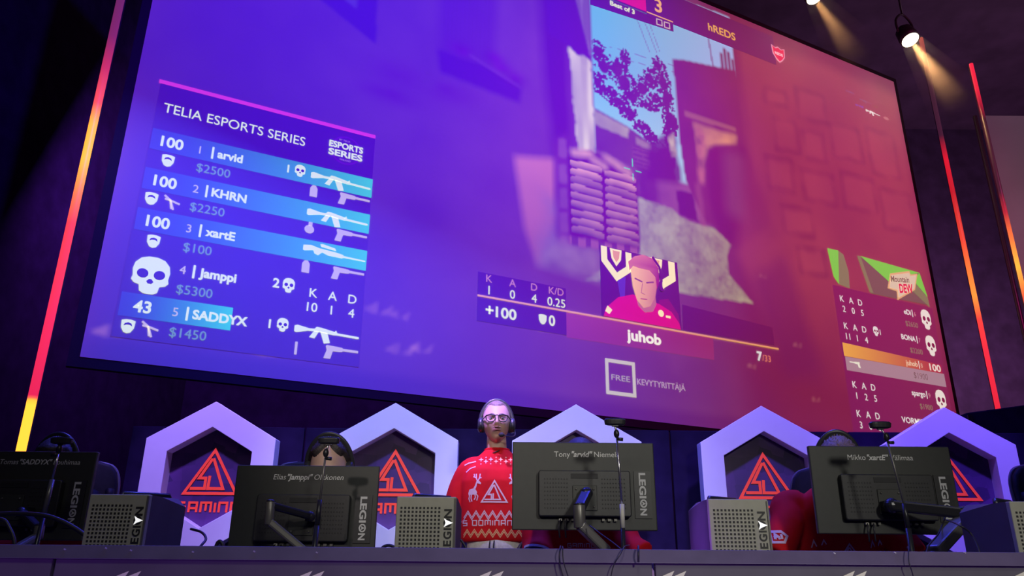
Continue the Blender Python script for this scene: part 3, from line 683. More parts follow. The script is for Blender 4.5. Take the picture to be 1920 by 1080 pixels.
H.build('match_header', M['picture'], screen, on_screen, .0015, True)

# --- kill notices
N = Flat()
N.text('arvid', 14.42, 7.84, h=.07, w=.26, col=(.06, .04, .35), lay=0); rifle(N, 14.76, 7.79, .48, WR, 0); N.disc(15.45, 7.80, .09, .035, (.3, .12, .1), 0)
N.text('KHRN', 14.17, 8.13, h=.06, w=.26, col=(.09, .05, .14), lay=0); rifle(N, 14.6, 8.04, .40, (.10, .05, .08), 0); N.disc(15.15, 8.03, .09, .03, (.12, .04, .0), 0)
for a, b in (((7.99, 4.56), (7.99, 4.72)), ((7.99, 4.42), (7.99, 4.28)), ((7.93, 4.49), (7.80, 4.49)), ((8.05, 4.49), (8.18, 4.49))): N.strokes([a, b], .018, (.0, .55, .2), 0)
N.build('aiming_marks', M['picture'], screen, on_screen, .0015, True)

# --- right team panel
Q = Flat()
Q.poly([(12.78, 3.16), (12.78, .2), (15.85, .2), (15.85, 3.16)], [(.06, .003, .03), (.05, .004, .03), (.07, .012, .02), (.08, .008, .02)], 0)
GRN = (.02, .52, .0); OLV = (.06, .16, .03); DOL = (.02, .07, .02)
Q.poly([(12.79, 3.95), (13.10, 3.96), (12.98, 3.21), (12.86, 3.35)], GRN, 1); Q.poly([(13.10, 3.96), (13.24, 3.90), (13.32, 3.55), (13.28, 3.17), (12.98, 3.21)], OLV, 1)
Q.poly([(13.66, 3.96), (15.62, 3.93), (15.74, 3.22), (13.9, 3.17)], DOL, 1); Q.poly([(13.66, 3.96), (13.76, 3.96), (13.98, 3.19), (13.88, 3.19)], OLV, 2)
Q.poly([(13.76, 3.97), (15.62, 3.94), (15.10, 3.78), (14.62, 3.50)], GRN, 2); Q.poly([(15.62, 3.94), (15.75, 3.40), (15.36, 3.72)], GRN, 2); Q.poly([(15.36, 3.70), (15.75, 3.38), (15.76, 3.17), (15.2, 3.50)], OLV, 2)
Q.poly([(14.46, 3.38), (14.62, 3.74), (15.28, 3.92), (15.30, 3.84), (15.54, 3.90), (15.36, 3.50), (14.72, 3.16), (14.74, 3.36)], (.55, .34, .12), 3)
Q.poly([(14.52, 3.40), (14.64, 3.70), (15.26, 3.87), (15.28, 3.80), (15.49, 3.86), (15.33, 3.52), (14.76, 3.22), (14.78, 3.40)], (.50, .48, .30), 4)
Q.text('Mountain', 14.60, 3.55, h=.14, w=.62, col=(.02, .05, .0), lay=5, bold=.02, shear=.3, rot=.14); Q.text('DEW', 14.82, 3.34, h=.20, w=.50, col=(.50, .0, .0), lay=6, bold=.035, shear=.3, rot=.16)
def kad(y, a, b, c):
    for k, (t_, n_) in enumerate((('K', a), ('A', b), ('D', c))):
        Q.text(t_, 13.0+.262*k, y, h=.135, col=WR, lay=2, align='c'); Q.text(n_, 13.02+.262*k, y-.215, h=.135, col=WR, lay=2, align='c')
for y, a, b, c in ((2.84, '2', '0', '5'), (2.27, '11', '1', '4'), (1.09, '1', '2', '5'), (.53, '3', '0', '5')): kad(y, a, b, c)
for y, nm, n_, cash in ((2.88, 'eDi', '6', '$2650'), (2.30, 'BONA', '7', '$2200'), (1.13, 'spargo', '9', '$1900')):
    Q.text(n_, 15.24, y, h=.10, col=(.3, .15, .15), lay=2, align='r'); Q.rect(15.12, y-.03, 15.14, y+.13, WR, 2); Q.text(nm, 15.08, y, h=.115, col=WR, lay=2, bold=.012, align='r'); Q.text(cash, 15.24, y-.26, h=.115, col=(.10, .13, .05), lay=2, align='r')
    skull(Q, 15.56, y-.02, .31, .44, (.62, .66, .55), BGR, 2)
Q.text('VORMISTO', 14.22, .54, h=.12, w=.92, col=WR, lay=2, bold=.01); skull(Q, 15.56, .53, .31, .44, (.62, .66, .55), BGR, 2)
skull(Q, 13.87, 2.35, .15, .20, WR, BGR, 2); Q.text('1', 13.99, 2.29, h=.12, col=WR, lay=2)
n = 8
for k in range(n):
    a, b = 12.83+2.95*k/n, 12.83+2.95*(k+1)/n; c = lambda t: (.62-.40*t, .33*(1-t)**1.3+.01, .0)
    Q.poly([(a, 1.70), (b, 1.70), (b, 1.97-.08*(k+1)/n), (a, 1.97-.08*k/n)], [c(k/n), c((k+1)/n), c((k+1)/n), c(k/n)], 1)
Q.poly([(12.85, 1.42), (15.82, 1.42), (15.82, 1.70), (12.85, 1.69)], (.22, .20, .20), 1)
rifle(Q, 12.96, 1.56, .28, (.6, .7, .5), 2, 2, -1)
Q.text('juhob', 15.0, 1.75, h=.115, col=(.55, .5, .3), lay=2, bold=.012, align='r'); Q.rect(15.04, 1.72, 15.06, 1.88, WR, 2); Q.text('8', 15.1, 1.75, h=.10, col=(.4, .3, .2), lay=2); Q.text('100', 15.38, 1.73, h=.15, w=.36, col=(.6, .62, .5), lay=2, bold=.02); Q.text('$1900', 14.82, 1.50, h=.13, w=.44, col=(.02, .05, .02), lay=2)
Q.build('right_team_panel', M['picture'], screen, on_screen, .0015, True)

# ------------------------------------------------------------------ backdrop panels and hexagons
HEXX = [-2.026, -0.793, 0.446, 1.719, 2.977]
PAN_TOP = 0.968 + CAMZ
edges = [-2.72, -1.475, -0.16, 1.14, 2.42, 3.70]
for i in range(5):
    x0, x1 = edges[i] + .006, edges[i+1] - .006
    names = ['behind the leftmost hexagon', 'behind the second hexagon from the left', 'behind the middle hexagon', 'behind the second hexagon from the right', 'behind the rightmost hexagon']
    p = thing('backdrop_panel', 'black upright backdrop panel ' + names[i], 'panel', ((x0+x1)/2, 5.62, STAGE), 0, 'black backdrop panels')
    MB().box(0, 0, (PAN_TOP-STAGE)/2, x1-x0, .03, PAN_TOP-STAGE).build('board', M['panel'], p, bevel=.004)
    MB().box(0, .14, .03, .5, .25, .06).build('foot', M['metal_dark'], p)

SJ_S = [(-.05, .73), (-.42, .345), (-.2, .345), (-.2, .14), (-.69, .14)]
SJ_J = [(-.02, .74), (.42, .14), (-.09, .14), (-.07, .39)]
def sj(f, x, y, w, h, col=None, lay=0, k=.085):
    T = lambda P: [(x+a*w/2, y+b*h) for a, b in P]
    f.strokes(T([(-.88, .045), (.88, .045), (0, .90)]), k*w/2*1.0, col, lay, True)
    f.strokes(T(SJ_S), k*w/2, col, lay); f.strokes(T(SJ_J), k*w/2, col, lay)
BLK = {'G': [[(1, 1), (0, 1), (0, 0), (1, 0), (1, .55), (.45, .55)]], 'A': [[(0, 0), (0, 1), (1, 1), (1, 0)], [(0, .42), (1, .42)]], 'M': [[(0, 0), (0, 1), (1.3, 1), (1.3, 0)], [(.65, 1), (.65, .15)]],
       'I': [[(0, 0), (0, 1)]], 'N': [[(0, 0), (0, 1), (1, 1), (1, 0)]], 'D': [[(0, 0), (0, 1), (1, 1), (1, 0), (0, 0)]], 'O': [[(0, 0), (0, 1), (1, 1), (1, 0), (0, 0)]],
       'C': [[(1, 1), (0, 1), (0, 0), (1, 0)]], 'E': [[(1, 1), (0, 1), (0, 0), (1, 0)], [(0, .5), (.9, .5)]], 'S': [[(1, 1), (0, 1), (0, .5), (1, .5), (1, 0), (0, 0)]], "'": [[(0, 1), (0, .65)]], ' ': []}
def block_text(f, txt, x, y, w, h, col=None, lay=0, k=.2):
    wid = {'I': 0, "'": 0, 'M': 1.3, ' ': .3}; adv = [wid.get(c, 1.0) + .55 for c in txt]; tot = sum(adv) - .55; u = w/tot; cx = x - w/2
    for c, a in zip(txt, adv):
        for pl in BLK[c]: f.strokes([(cx + px*u, y + py*h) for px, py in pl], k*h, col, lay)
        cx += a*u
def hexpts(r, cz): return [(r*math.sin(R(60*k)), cz + r*math.cos(R(60*k))) for k in range(6)]
def make_hex():
    h = thing('hexagon_sign', '', 'sign', (0, 0, 0), 0, 'white hexagon signs behind the players')
    cz = 0.585 + CAMZ - STAGE; Ro, Ri, D = .505, .330, .11
    o, i = hexpts(Ro, cz), hexpts(Ri, cz); mb = MB(); n = 6
    vs = [(x, 0, z) for x, z in o] + [(x, 0, z) for x, z in i] + [(x, D, z) for x, z in o] + [(x, D, z) for x, z in i]; fs = []
    for k in range(n):
        j = (k+1) % n
        fs += [(k, j, n+j, n+k), (2*n+k, 3*n+k, 3*n+j, 2*n+j), (k, 2*n+k, 2*n+j, j), (n+k, n+j, 3*n+j, 3*n+k)]
    mb.add(vs, fs).build('frame', M['white_board'], h, bevel=.003)
    MB().prism(hexpts(Ri+.02, cz), D-.012, D-.002).build('back_board', M['cells'], h)
    lg = Flat(); sj(lg, .006, cz-.115, .40, .335, k=.095); lg.build('triangle_logo', M['logo_red'], h, lambda x, y, l: (x, D-.0165, y))
    tx = Flat(); block_text(tx, 'GAMING', .006, cz-.222, .41, .062, k=.24); tx.build('lettering', M['logo_red'], h, lambda x, y, l: (x, D-.0165, y))
    st = MB(); st.box(-.18, D+.05, (cz-.2)/2, .06, .06, cz-.2).build('post', M['metal_dark'], h); MB().box(.18, D+.05, (cz-.2)/2, .06, .06, cz-.2).build('post', M['metal_dark'], h)
    MB().box(0, D+.05, .02, .6, .22, .04).build('base_plate', M['metal_dark'], h)
    return h
def dup(root, loc, rz, label):
    r = root.copy(); COL.objects.link(r); r.location = loc; r.rotation_euler = (0, 0, rz); r['label'] = label
    for ch in list(root.children):
        c = ch.copy(); COL.objects.link(c); c.parent = r
        for g in ch.children:
            d = g.copy(); COL.objects.link(d); d.parent = c
    return r
hl = ['white hexagon sign with red logo, leftmost of the row of hexagons', 'white hexagon sign with red logo just left of the standing person',
      'white hexagon sign right of the standing person, logo hidden by a monitor', 'white hexagon sign with red logo above the computer case right of the middle monitor', 'white hexagon sign, rightmost of the row, half behind the right monitor']
hx0 = make_hex()
for i, x in enumerate(HEXX):
    loc = (x, 5.3, STAGE)
    if i == 0: hx0.location = loc; hx0['label'] = hl[0]
    else: dup(hx0, loc, 0, hl[i])

# ------------------------------------------------------------------ the players' desk
TT = 1.41
desk = thing('stage_desk', 'long dark grey players desk with raised front rail along the whole picture bottom', 'desk', (0.1, 2.35, STAGE))
MB().box(0, .58, TT-STAGE-.0175, 5.6, 1.10, .035).build('tabletop', M['tabletop'], desk, bevel=.004)
rz1, rz0 = CAMZ+.066-STAGE, CAMZ+.028-STAGE
MB().prism([(-.006, rz0), (.020, rz1), (.050, rz1), (.050, rz0)], -2.8, 2.8, 'x').build('top_rail', M['desk_rail'], desk, bevel=.002)
for x0, x1 in ((-2.8, -1.405), (-1.395, 0.305), (.315, 1.42), (1.43, 2.8)):
    MB().box((x0+x1)/2, .020, rz0/2, x1-x0, .025, rz0).build('front_panel', M['desk_front'], desk, bevel=.002)
for x in (-2.65, -1.5, -.32, .78, 2.65): MB().box(x, .6, (TT-STAGE-.04)/2, .05, .7, TT-STAGE-.04).build('leg', M['metal_dark'], desk)
stp = None
for px, py in ((118, 1030), (195, 1028), (243, 1032), (360, 1035), (475, 1034), (593, 1036), (1568, 1037), (1683, 1036), (1815, 1036)):
    w = at(px, py, 2.35); x = w.x-.1; z = w.z-STAGE; yy = -.006+.026*(z-rz0)/(rz1-rz0)
    o = MB().box(0, 0, 0, .006, .004, .003, Matrix.Rotation(.5, 3, 'Y')).build('staple', M['staple'], desk); o.location = (x, yy-.001, z)
for px in (235, 580, 918, 1262, 1602, 1925):
    w = at(px, 1080, 2.35); x = w.x-.1; z = w.z-STAGE; f = Flat()
    for dx in (-.022, .012):
        f.poly([(x+dx-.055, z-.080), (x+dx-.030, z-.080), (x+dx+.018, z-.003), (x+dx+.028, z+.014), (x+dx-.004, z+.001), (x+dx-.026, z-.010)])
    f.build('printed_emblem', M['emblem'], desk, lambda a, b, l: (a, .0065, b))

# ------------------------------------------------------------------ computer cases
def make_pc():
    p = thing('computer_case', '', 'computer', (0, 0, 0), 0, 'grey computer cases on the desk')
    W, Hh, D = .186, .352, .29
    mb = MB(); a, c = W/2, .016
    vs = [(-a, .018, 0), (a, .018, 0), (a, .018, Hh), (-a, .018, Hh), (-a, D, 0), (a, D, 0), (a, D, Hh-c), (a-.03, D, Hh+.012), (-a+.03, D, Hh+.012), (-a, D, Hh-c), (a, .09, Hh), (-a, .09, Hh)]
    fs = [(0, 1, 2, 3), (4, 9, 8, 7, 6, 5), (0, 4, 5, 1), (1, 5, 6, 10, 2), (0, 3, 11, 9, 4), (2, 10, 11, 3), (10, 7, 8, 11), (10, 6, 7), (11, 8, 9)]
    mb.add(vs, fs).build('body', M['pc_side'], p)
    fr_ = MB().box(0, .008, Hh/2, W, .022, Hh).build('front_panel', M['pc_front'], p, bevel=.003)
    g = MB(); st = .0118
    for i in range(11):
        for j in range(26):
            x = -a+.016+i*st; z = Hh-.034-j*st
            if z > .01: g.box(x, -.0035, z, .0062, .001, .0062)
    g.build('grille', M['hole'], fr_)
    t = Flat(); X0 = a-.013
    for ch, dz, w_ in (('N', .064, .027), ('G', .126, .022), ('E', .147, .017), ('L', .166, .016)): t.text(ch, X0, Hh-dz, h=.024, w=w_, bold=.03, rot=R(90))
    t.text('I', X0, Hh-.099, h=.024, bold=.03, rot=R(90)); t.disc(X0-.012, Hh-.078, .013, .013)
    t.build('lettering', M['pc_text'], fr_, lambda x, y, l: (x, -.0042, y))
    y_ = Flat(); cx, cz = X0-.011, Hh-.078
    y_.poly([(cx-.012, cz+.013), (cx-.002, cz+.007), (cx+.016, cz), (cx-.002, cz-.007), (cx-.012, cz-.013), (cx-.007, cz)])
    y_.build('lit_mark', M['pc_led'], fr_, lambda x, y, l: (x, -.0048, y))
    MB().box(a-.003, .004, Hh/2, .005, .024, Hh-.01).build('edge_strip', M['metal_grey'], p)
    hd = MB(); hd.tube([(-.06, .12, Hh-.005), (-.055, .13, Hh+.014), (.055, .23, Hh+.016), (.06, .24, Hh-.006)], .009, 8).build('handle', M['metal_dark'], p, smooth=True)
    for x in (-.07, .07):
        for y in (.05, .26): MB().box(x, y, -.004, .03, .03, .008).build('foot', M['black_plastic'], p)
    return p
pcl = ['grey computer case left of the first hexagon, its right side showing', 'grey computer case straight on, beside the standing person', 'grey computer case between the middle and right monitors, left side showing', 'grey computer case cut off by the right picture edge']
pc0 = make_pc()
for i, (x, y) in enumerate(((-1.222, 2.52), (-.262, 2.52), (.712, 2.52), (1.655, 2.52))):
    if i == 0: pc0.location = (x, y, TT+.0095); pc0['label'] = pcl[0]
    else: dup(pc0, (x, y, TT+.0095), 0, pcl[i])

# ------------------------------------------------------------------ monitors (seen from behind)
def make_monitor(label, loc, name, bold_name, name2, shear, nx, nz, nw, full_brand=True):
    m = thing('monitor', label, 'monitor', loc, 0, 'monitors seen from behind')
    W, Hh = .595, .356
    MB().box(0, .012, Hh/2, W, .022, Hh).build('back_shell', M['mon'], m, bevel=.004)
    MB().box(0, .0255, Hh/2, W-.012, .005, Hh-.012).build('display_panel', M['glossy'], m)
    hb = MB().prism([(-.185, .052), (.185, .052), (.19, .06), (.19, .228), (.185, .236), (-.185, .236), (-.19, .228), (-.19, .06)], -.032, .004).build('rear_housing', M['mon_dark'], m, bevel=.006)
    for sx in (-1, 1):
        vt = MB()
        for i in range(9):
            for j in range(8): vt.box(sx*(.072+i*.0115), -.0325, .085+j*.0165, .005, .0012, .005)
        vt.build('vent_grille', M['hole'], hb)
    MB().box(0, -.031, .213, .112, .006, .020).build('carry_slot', M['hole'], hb)
    MB().box(0, -.034, .125, .10, .006, .10).build('mount_plate', M['mon'], hb, bevel=.002)
    for a in (-.036, .036):
        for b in (.09, .16): MB().ball((a, -.038, b), .0045).build('screw', M['metal_grey'], hb, smooth=True)
    bp = MB().box(.243, -.001, .143, .070, .006, .190).build('brand_strip', M['mon_dark'], m)
    t = Flat(); t.text('LEGI', .230, .231, h=.027, w=.103, bold=.035, rot=R(-90)); t.text('N', .230, .087, h=.027, w=.027, bold=.035, rot=R(-90))
    t.strokes([(.244+.012*math.cos(k*math.pi/5), .107+.0145*math.sin(k*math.pi/5)) for k in range(10)], .0055, closed=True)
    t.poly([(.236, .098), (.254, .107), (.236, .116), (.241, .107)])
    t.build('lettering', M['grey_print'], bp, lambda x, y, l: (x, -.0045, y))
    for x, w in ((-.10, .012), (-.075, .016), (-.05, .010), (.075, .010), (.10, .014), (.125, .012)): MB().box(x, -.008, .040, w, .014, .009).build('port', M['metal_grey'] if x > -.08 else M['pale_plastic'], m)
    for x in (-.10, -.075): MB().tube([(x, -.015, .04), (x-.008, -.03, .015), (x-.004, -.02, -.03)], .0035, 6, 3).build('plug_cable', M['cable'], m, smooth=True)
    f = Flat(); 
    full = [(name, 0.0, shear), (bold_name, .022, max(shear, .22)), (name2, 0.0, shear)]
    ws = []
    for tx_, b_, s_ in full:
        v, _ = glyphs(tx_, b_, s_); ws.append(max(p[0] for p in v)-min(p[0] for p in v))
    gap = .22; k = nw/(sum(ws)+2*gap); x = nx-nw/2
    for (tx_, b_, s_), w_ in zip(full, ws): f.text(tx_, x, nz, h=k*CAP, bold=b_, shear=s_); x += (w_+gap)*k
    f.build('name_lettering', M['name_print'], m, lambda a, b, l: (a, -.0006, b))
    return m
mons = [make_monitor('black monitor cut off by the left picture edge', (-2.035, 3.32, 2.017-.358), 'Tomas', '"SADDYX"', 'Louhimaa', .18, .065, .302, .335),
        make_monitor('black monitor in front of the player whose forehead shows', (-.846, 3.32, 1.967-.358), 'Elias', '"Jamppi"', 'Olkkonen', .18, .005, .298, .292),
        make_monitor('dark grey monitor in the middle, right of the standing person', (.305, 3.32, 2.072-.358), 'Tony', '"arvid"', 'Niemel\u00e4', 0.0, .015, .295, .275),
        make_monitor('dark grey monitor on the right, in front of the spiky haired player', (1.555, 3.32, 2.066-.358), 'Mikko', '"xartE"', 'V\u00e4limaa', 0.0, .0, .298, .275)]

# monitor arms (clamped to the desk, carrying the monitors)
def desk_mount(label, head, elbow_top, elbow_bot, foot, group='jointed monitor mounts on the desk', w=.045, post=None):
    base = Vector((foot.x, foot.y, TT+.0015))
    a = thing('desk_mount', label, 'monitor mount', base, 0, group)
    L_ = lambda p: Vector(p) - base
    MB().box(0, 0, .012, .09, .09, .024).build('clamp', M['metal_dark'], a, bevel=.004)
    MB().tube([(0, 0, .02), (0, 0, max(.06, foot.z-TT))], .018, 14).build('post', M['metal_dark'], a, smooth=True)
    MB().bar(L_(foot), L_(elbow_bot), w, w*.8).build('lower_arm', M['metal_grey'], a, bevel=.008)
    MB().tube([L_(elbow_bot) - Vector((0, 0, .012)), L_(elbow_top)], w*.5, 16).build('elbow_joint', M['metal_grey'], a, bevel=.004, smooth=True)
    MB().ball(L_(elbow_top), w*.5, w*.5, w*.22).build('joint_cap', M['metal_dark'], a, smooth=True)
    MB().bar(L_(elbow_top) - Vector((0, 0, .015)), L_(head), w*.95, w*.75).build('upper_arm', M['metal_dark'], a, bevel=.008)
    hd_ = MB(); hd_.ball(L_(head), w*.55); hd_.bar(L_(head), L_(head)+Vector((0, .055, 0)), .04, .04); hd_.build('tilt_head', M['metal_dark'], a, smooth=False)
    return a
desk_mount('black arm bent under the middle monitor, lower part slanting right', at(1100, 925, 3.225), at(1086, 946, 3.13), at(1087, 984, 3.13), at(1138, 1034, 3.16), w=.046)
desk_mount('grey arm in front of the forehead player\'s monitor, elbow at the left', at(582, 968, 3.225), at(508, 940, 3.10), at(505, 978, 3.10), at(570, 1032, 3.14), w=.036)
a4 = desk_mount('black arm reaching right from the monitor of the spiky haired player', at(1672, 948, 3.225), at(1806, 955, 3.10), at(1808, 974, 3.10), at(1752, 1034, 3.0), w=.055)
desk_mount('dark arm behind the cable arc at the left picture edge', at(40, 960, 3.225), at(75, 985, 3.1), at(72, 1005, 3.1), at(18, 1036, 3.0), w=.036)

# webcams on thin stands
def cam_stand(label, cam_label, cpx, tpx, mpx, bpx, Y, sleeve, knob_side=1, bright=None):
    T, Mi, B = at(*tpx, Y), at(*mpx, Y), at(*bpx, Y)
    d = (B-Mi).normalized(); foot = B + d*((TT-B.z)/d.z) if abs(d.z) > .2 else Vector((B.x, B.y, TT))
    st = thing('camera_stand', label, 'camera stand', (foot.x, foot.y, TT+.0015), 0, 'thin camera stands on the desk')
    L_ = lambda p: Vector(p) - foot
    MB().box(0, 0, .010, .07, .07, .02).build('clamp', M['metal_dark'], st, bevel=.003)
    MB().tube([L_(T), L_(Mi)], .0042, 8).build('rod', M['chrome'] if bright else M['metal_grey'], st, smooth=True)
    MB().tube([L_(Mi), L_(Mi)*.45 + L_(B)*.55], .0090, 10).build('grip', sleeve, st, smooth=True)
    MB().tube([L_(Mi)*.45+L_(B)*.55, Vector((0, 0, .015))], .0105 if not bright else .0085, 10).build('lower_tube', M['metal_dark'], st, smooth=True)
    MB().ball(L_(T), .011, .011, .017).build('ball_joint', M['metal_dark'], st, smooth=True)
    MB().tube([L_(T)+Vector((0, 0, -.02)), L_(T)+Vector((knob_side*.024, -.002, -.022))], .0065, 8).build('knob', M['metal_dark'], st, smooth=True)
    C = at(*cpx, Y); 
    MB().tube([L_(T), L_(C)+Vector((0, 0, -.012))], .004, 8).build('neck', M['chrome'], st, smooth=True)
    w = thing('webcam', cam_label, 'webcam', C, 0, 'webcams on stands')
    MB().loft([(0, 0, -.013, .030, .012), (0, 0, -.010, .039, .016), (0, 0, .006, .042, .018), (0, 0, .012, .037, .014)], 24, 3.0).build('housing', M['black_plastic'], w, smooth=False, bevel=.002)
    MB().tube([(0, .014, 0), (0, .021, 0)], .010, 16).build('lens', M['glossy'], w, smooth=True)
    MB().box(0, .002, -.014, .022, .018, .006).build('mounting_foot', M['metal_dark'], w)
    return st
cam_stand('thin leaning camera stand before the leftmost monitor', 'webcam with a bright glint, over the leftmost monitor', (116, 826), (111, 843), (98, 900), (68, 1024), 3.0, M['metal_grey'], -1, True)
cam_stand('dark thin camera stand before the forehead player', 'webcam in front of the forehead of the player', (617, 826), (611, 850), (600, 938), (590, 1026), 3.0, M['metal_dark'], 1)
cam_stand('camera stand with pale grip in front of the middle monitor', 'webcam above the middle monitor', (1153, 791), (1156, 814), (1166, 946), (1169, 1028), 3.0, M['pale_plastic'], 1, True)
cam_stand('dark camera stand leaning before the right monitor', 'webcam above the right monitor', (1650, 797), (1662, 820), (1695, 945), (1709, 1030), 3.0, M['metal_dark'], 1)

# ------------------------------------------------------------------ gaming chairs
def make_chair(label, x, y, rz=0.0, floor=STAGE):
    c = thing('gaming_chair', label, 'chair', (x, y, floor), rz, 'black gaming chairs behind the desk')
    half = [(.00, .20), (.04, .24), (.12, .27), (.28, .315), (.40, .325), (.46, .30), (.53, .225), (.60, .205), (.74, .20), (.80, .185), (.84, .15), (.855, .08)]
    zb = .50
    half = [(h*1.10, w) for h, w in half]; zb = .52
    out = [(w, zb+h) for h, w in half] + [(-w, zb+h) for h, w in reversed(half)]
    rot = Matrix.Rotation(R(-12), 4, 'X')
    def lean(o):
        o.data.transform(Matrix.Translation((0, .22, zb)) @ rot @ Matrix.Translation((0, 0, -zb))); return o
    lean(MB().prism(out, 0, .085).build('backrest', M['leather'], c, bevel=.022, smooth=True, segs=3))
    for sx in (-1, 1):
        b = MB(); b.tube([(sx*.225, -.01, zb+.06), (sx*.285, -.035, zb+.22), (sx*.295, -.04, zb+.38), (sx*.235, -.005, zb+.52), (sx*.175, -.0, zb+.62), (sx*.165, 0, zb+.78)], [.03, .045, .045, .032, .03, .022], 12, 4)
        lean(b.build('side_bolster', M['leather'], c, smooth=True))
    ep = [(w*1.005, zb+h) for h, w in half]
    for sx in (-1, 1): lean(MB().tube([(sx*w, .045, z) for w, z in ep], .010, 8, 3).build('edge_trim', M['chair_trim'], c, smooth=True))
    lean(MB().loft([(0, -.04, zb+.62, .10, .03), (0, -.05, zb+.64, .125, .04), (0, -.05, zb+.74, .125, .04), (0, -.04, zb+.76, .10, .03)], 20, 3).build('head_cushion', M['leather'], c, smooth=True))
    MB().loft([(0, -.02, .40, .23, .22), (0, -.02, .42, .26, .25), (0, -.02, .47, .27, .26), (0, -.02, .49, .24, .23)], 28, 4).build('seat', M['leather'], c, smooth=True)
    for sx in (-1, 1):
        a = MB(); a.tube([(sx*.27, .10, .44), (sx*.36, .10, .50), (sx*.365, .08, .66)], .018, 8, 3); a.bar((sx*.365, -.02, .67), (sx*.365, .16, .67), .07, .03); a.build('armrest', M['black_plastic'], c, bevel=.004)
    MB().tube([(0, 0, .09), (0, 0, .41)], .028, 14).build('gas_lift', M['metal_dark'], c, smooth=True)
    for k in range(5):
        t = 2*math.pi*k/5+.3; e = Vector((.31*math.cos(t), .31*math.sin(t), .075))
        lg = MB().bar((0, 0, .10), e, .05, .035).build('base_leg', M['black_plastic'], c, bevel=.006)
        w = MB(); w.tube([e+Vector((-.012, 0, -.045)), e+Vector((.012, 0, -.045))], .029, 14); w.build('caster', M['black_plastic'], lg, smooth=False)
    return c
pc_ = [('black gaming chair at the left picture edge, its right wing beside the leftmost monitor', Vector((at(150, 900, 4.36).x+.16, 3.98, 0)), 0.42), ('black gaming chair hidden behind the monitor of the forehead player', Vector((at(586, 900, 4.36).x+.14, 3.98, 0)), 0.36),
       ('black gaming chair hidden behind the middle monitor', at(1092, 900, 3.98), 0), ('black gaming chair behind the spiky haired player, left wing showing', Vector((at(1556, 900, 4.36).x-.17, 4.0, 0)), -0.42), ('black empty gaming chair cut off by the right picture edge', Vector((at(1966, 900, 4.2).x, 3.80, 0)), -.05)]
for lb, w, rz in pc_: make_chair(lb, w.x, w.y, rz)

# ------------------------------------------------------------------ people
def head_pts(v):
    """unit sphere direction -> point of a head (face towards -y), origin at mid head, chin at -.118, crown at .118"""
    x, y, z = v
    X, Y, Z = .077*x, .097*y, .118*z
    if z < 0:
        t = min(1, -z); X *= 1-.30*t**1.6
        if y > 0: Y *= 1-.45*t
        else: Y *= 1+.02*t
    else:
        Y = Y*(1-.05*z) + .006*z
    if y > 0 and z > -.2: Y *= 1.04
    f = max(0, -y)
    g = lambda cx, cz, sx, sz: math.exp(-((X-cx)/sx)**2-((Z-cz)/sz)**2)
    if y < 0:
        Y -= .0235*g(0, -.026, .0105, .014) + .013*g(0, -.008, .008, .020) + .006*g(.012, -.032, .007, .007) + .006*g(-.012, -.032, .007, .007)
        Y += .010*(g(.031, .002, .017, .011) + g(-.031, .002, .017, .011))
        Y -= .0045*(g(.03, .022, .024, .007) + g(-.03, .022, .024, .007) + g(0, .02, .012, .008))
        Y -= .005*g(0, -.057, .020, .0055) + .005*g(0, -.068, .017, .006) - .004*g(0, -.0625, .022, .003)
        Y -= .007*g(0, -.102, .022, .014) - .004*g(0, -.083, .02, .007)
        Y -= .004*(g(.045, -.03, .018, .02) + g(-.045, -.03, .018, .02))
        Y += .005*(g(.040, -.065, .014, .02) + g(-.040, -.065, .014, .02))
    return Vector((X, Y, Z))
def head_grid(nu=56, nv=48):
    vs, fs = [], []
    for i in range(nv+1):
        a = math.pi*i/nv
        for k in range(nu):
            t = 2*math.pi*k/nu
            vs.append((math.sin(a)*math.sin(t), -math.sin(a)*math.cos(t), math.cos(a)))
    for i in range(nv):
        for k in range(nu): fs.append((i*nu+k, i*nu+(k+1) % nu, (i+1)*nu+(k+1) % nu, (i+1)*nu+k))
    return vs, fs
HV, HF = head_grid()
def smoothstep(a, b, x):
    t = min(1, max(0, (x-a)/(b-a))); return t*t*(3-2*t)

def finger(mb, base, d, curl, L, r, side):
    p = Vector(base); pts = [p]; d = Vector(d).normalized(); ax = Vector(side).normalized()
    for k, l in enumerate((.45, .32, .23)):
        d = Matrix.Rotation(curl, 3, ax) @ d; p = p + d*(L*l); pts.append(p)
    mb.tube(pts, [r, r*.95, r*.85, r*.6], 8, 3)
def hand(mb, wrist, d, palm_n, sgn):
    """palm, four fingers and a thumb; d: pointing direction, palm_n: way the palm faces"""
    d = Vector(d).normalized(); n = Vector(palm_n); n = (n-d*n.dot(d)).normalized(); sd = d.cross(n)*sgn; w = Vector(wrist)
    c = w + d*.045
    rot = Matrix((sd, d, n)).transposed()
    mb.ball(c, .040, .052, .016, 14, 10, rot)
    for k, (o, L) in enumerate(((.029, .072), (.010, .080), (-.010, .075), (-.028, .060))):
        finger(mb, c + d*.040 + sd*o, d + sd*o*2.0, .32+.05*k, L, .0085 if k < 3 else .0075, -sd*sgn if False else n.cross(d))
    finger(mb, w + d*.025 + sd*.033, d*.7 + sd*.75 + n*.25, .18, .066, .0095, n.cross(d))

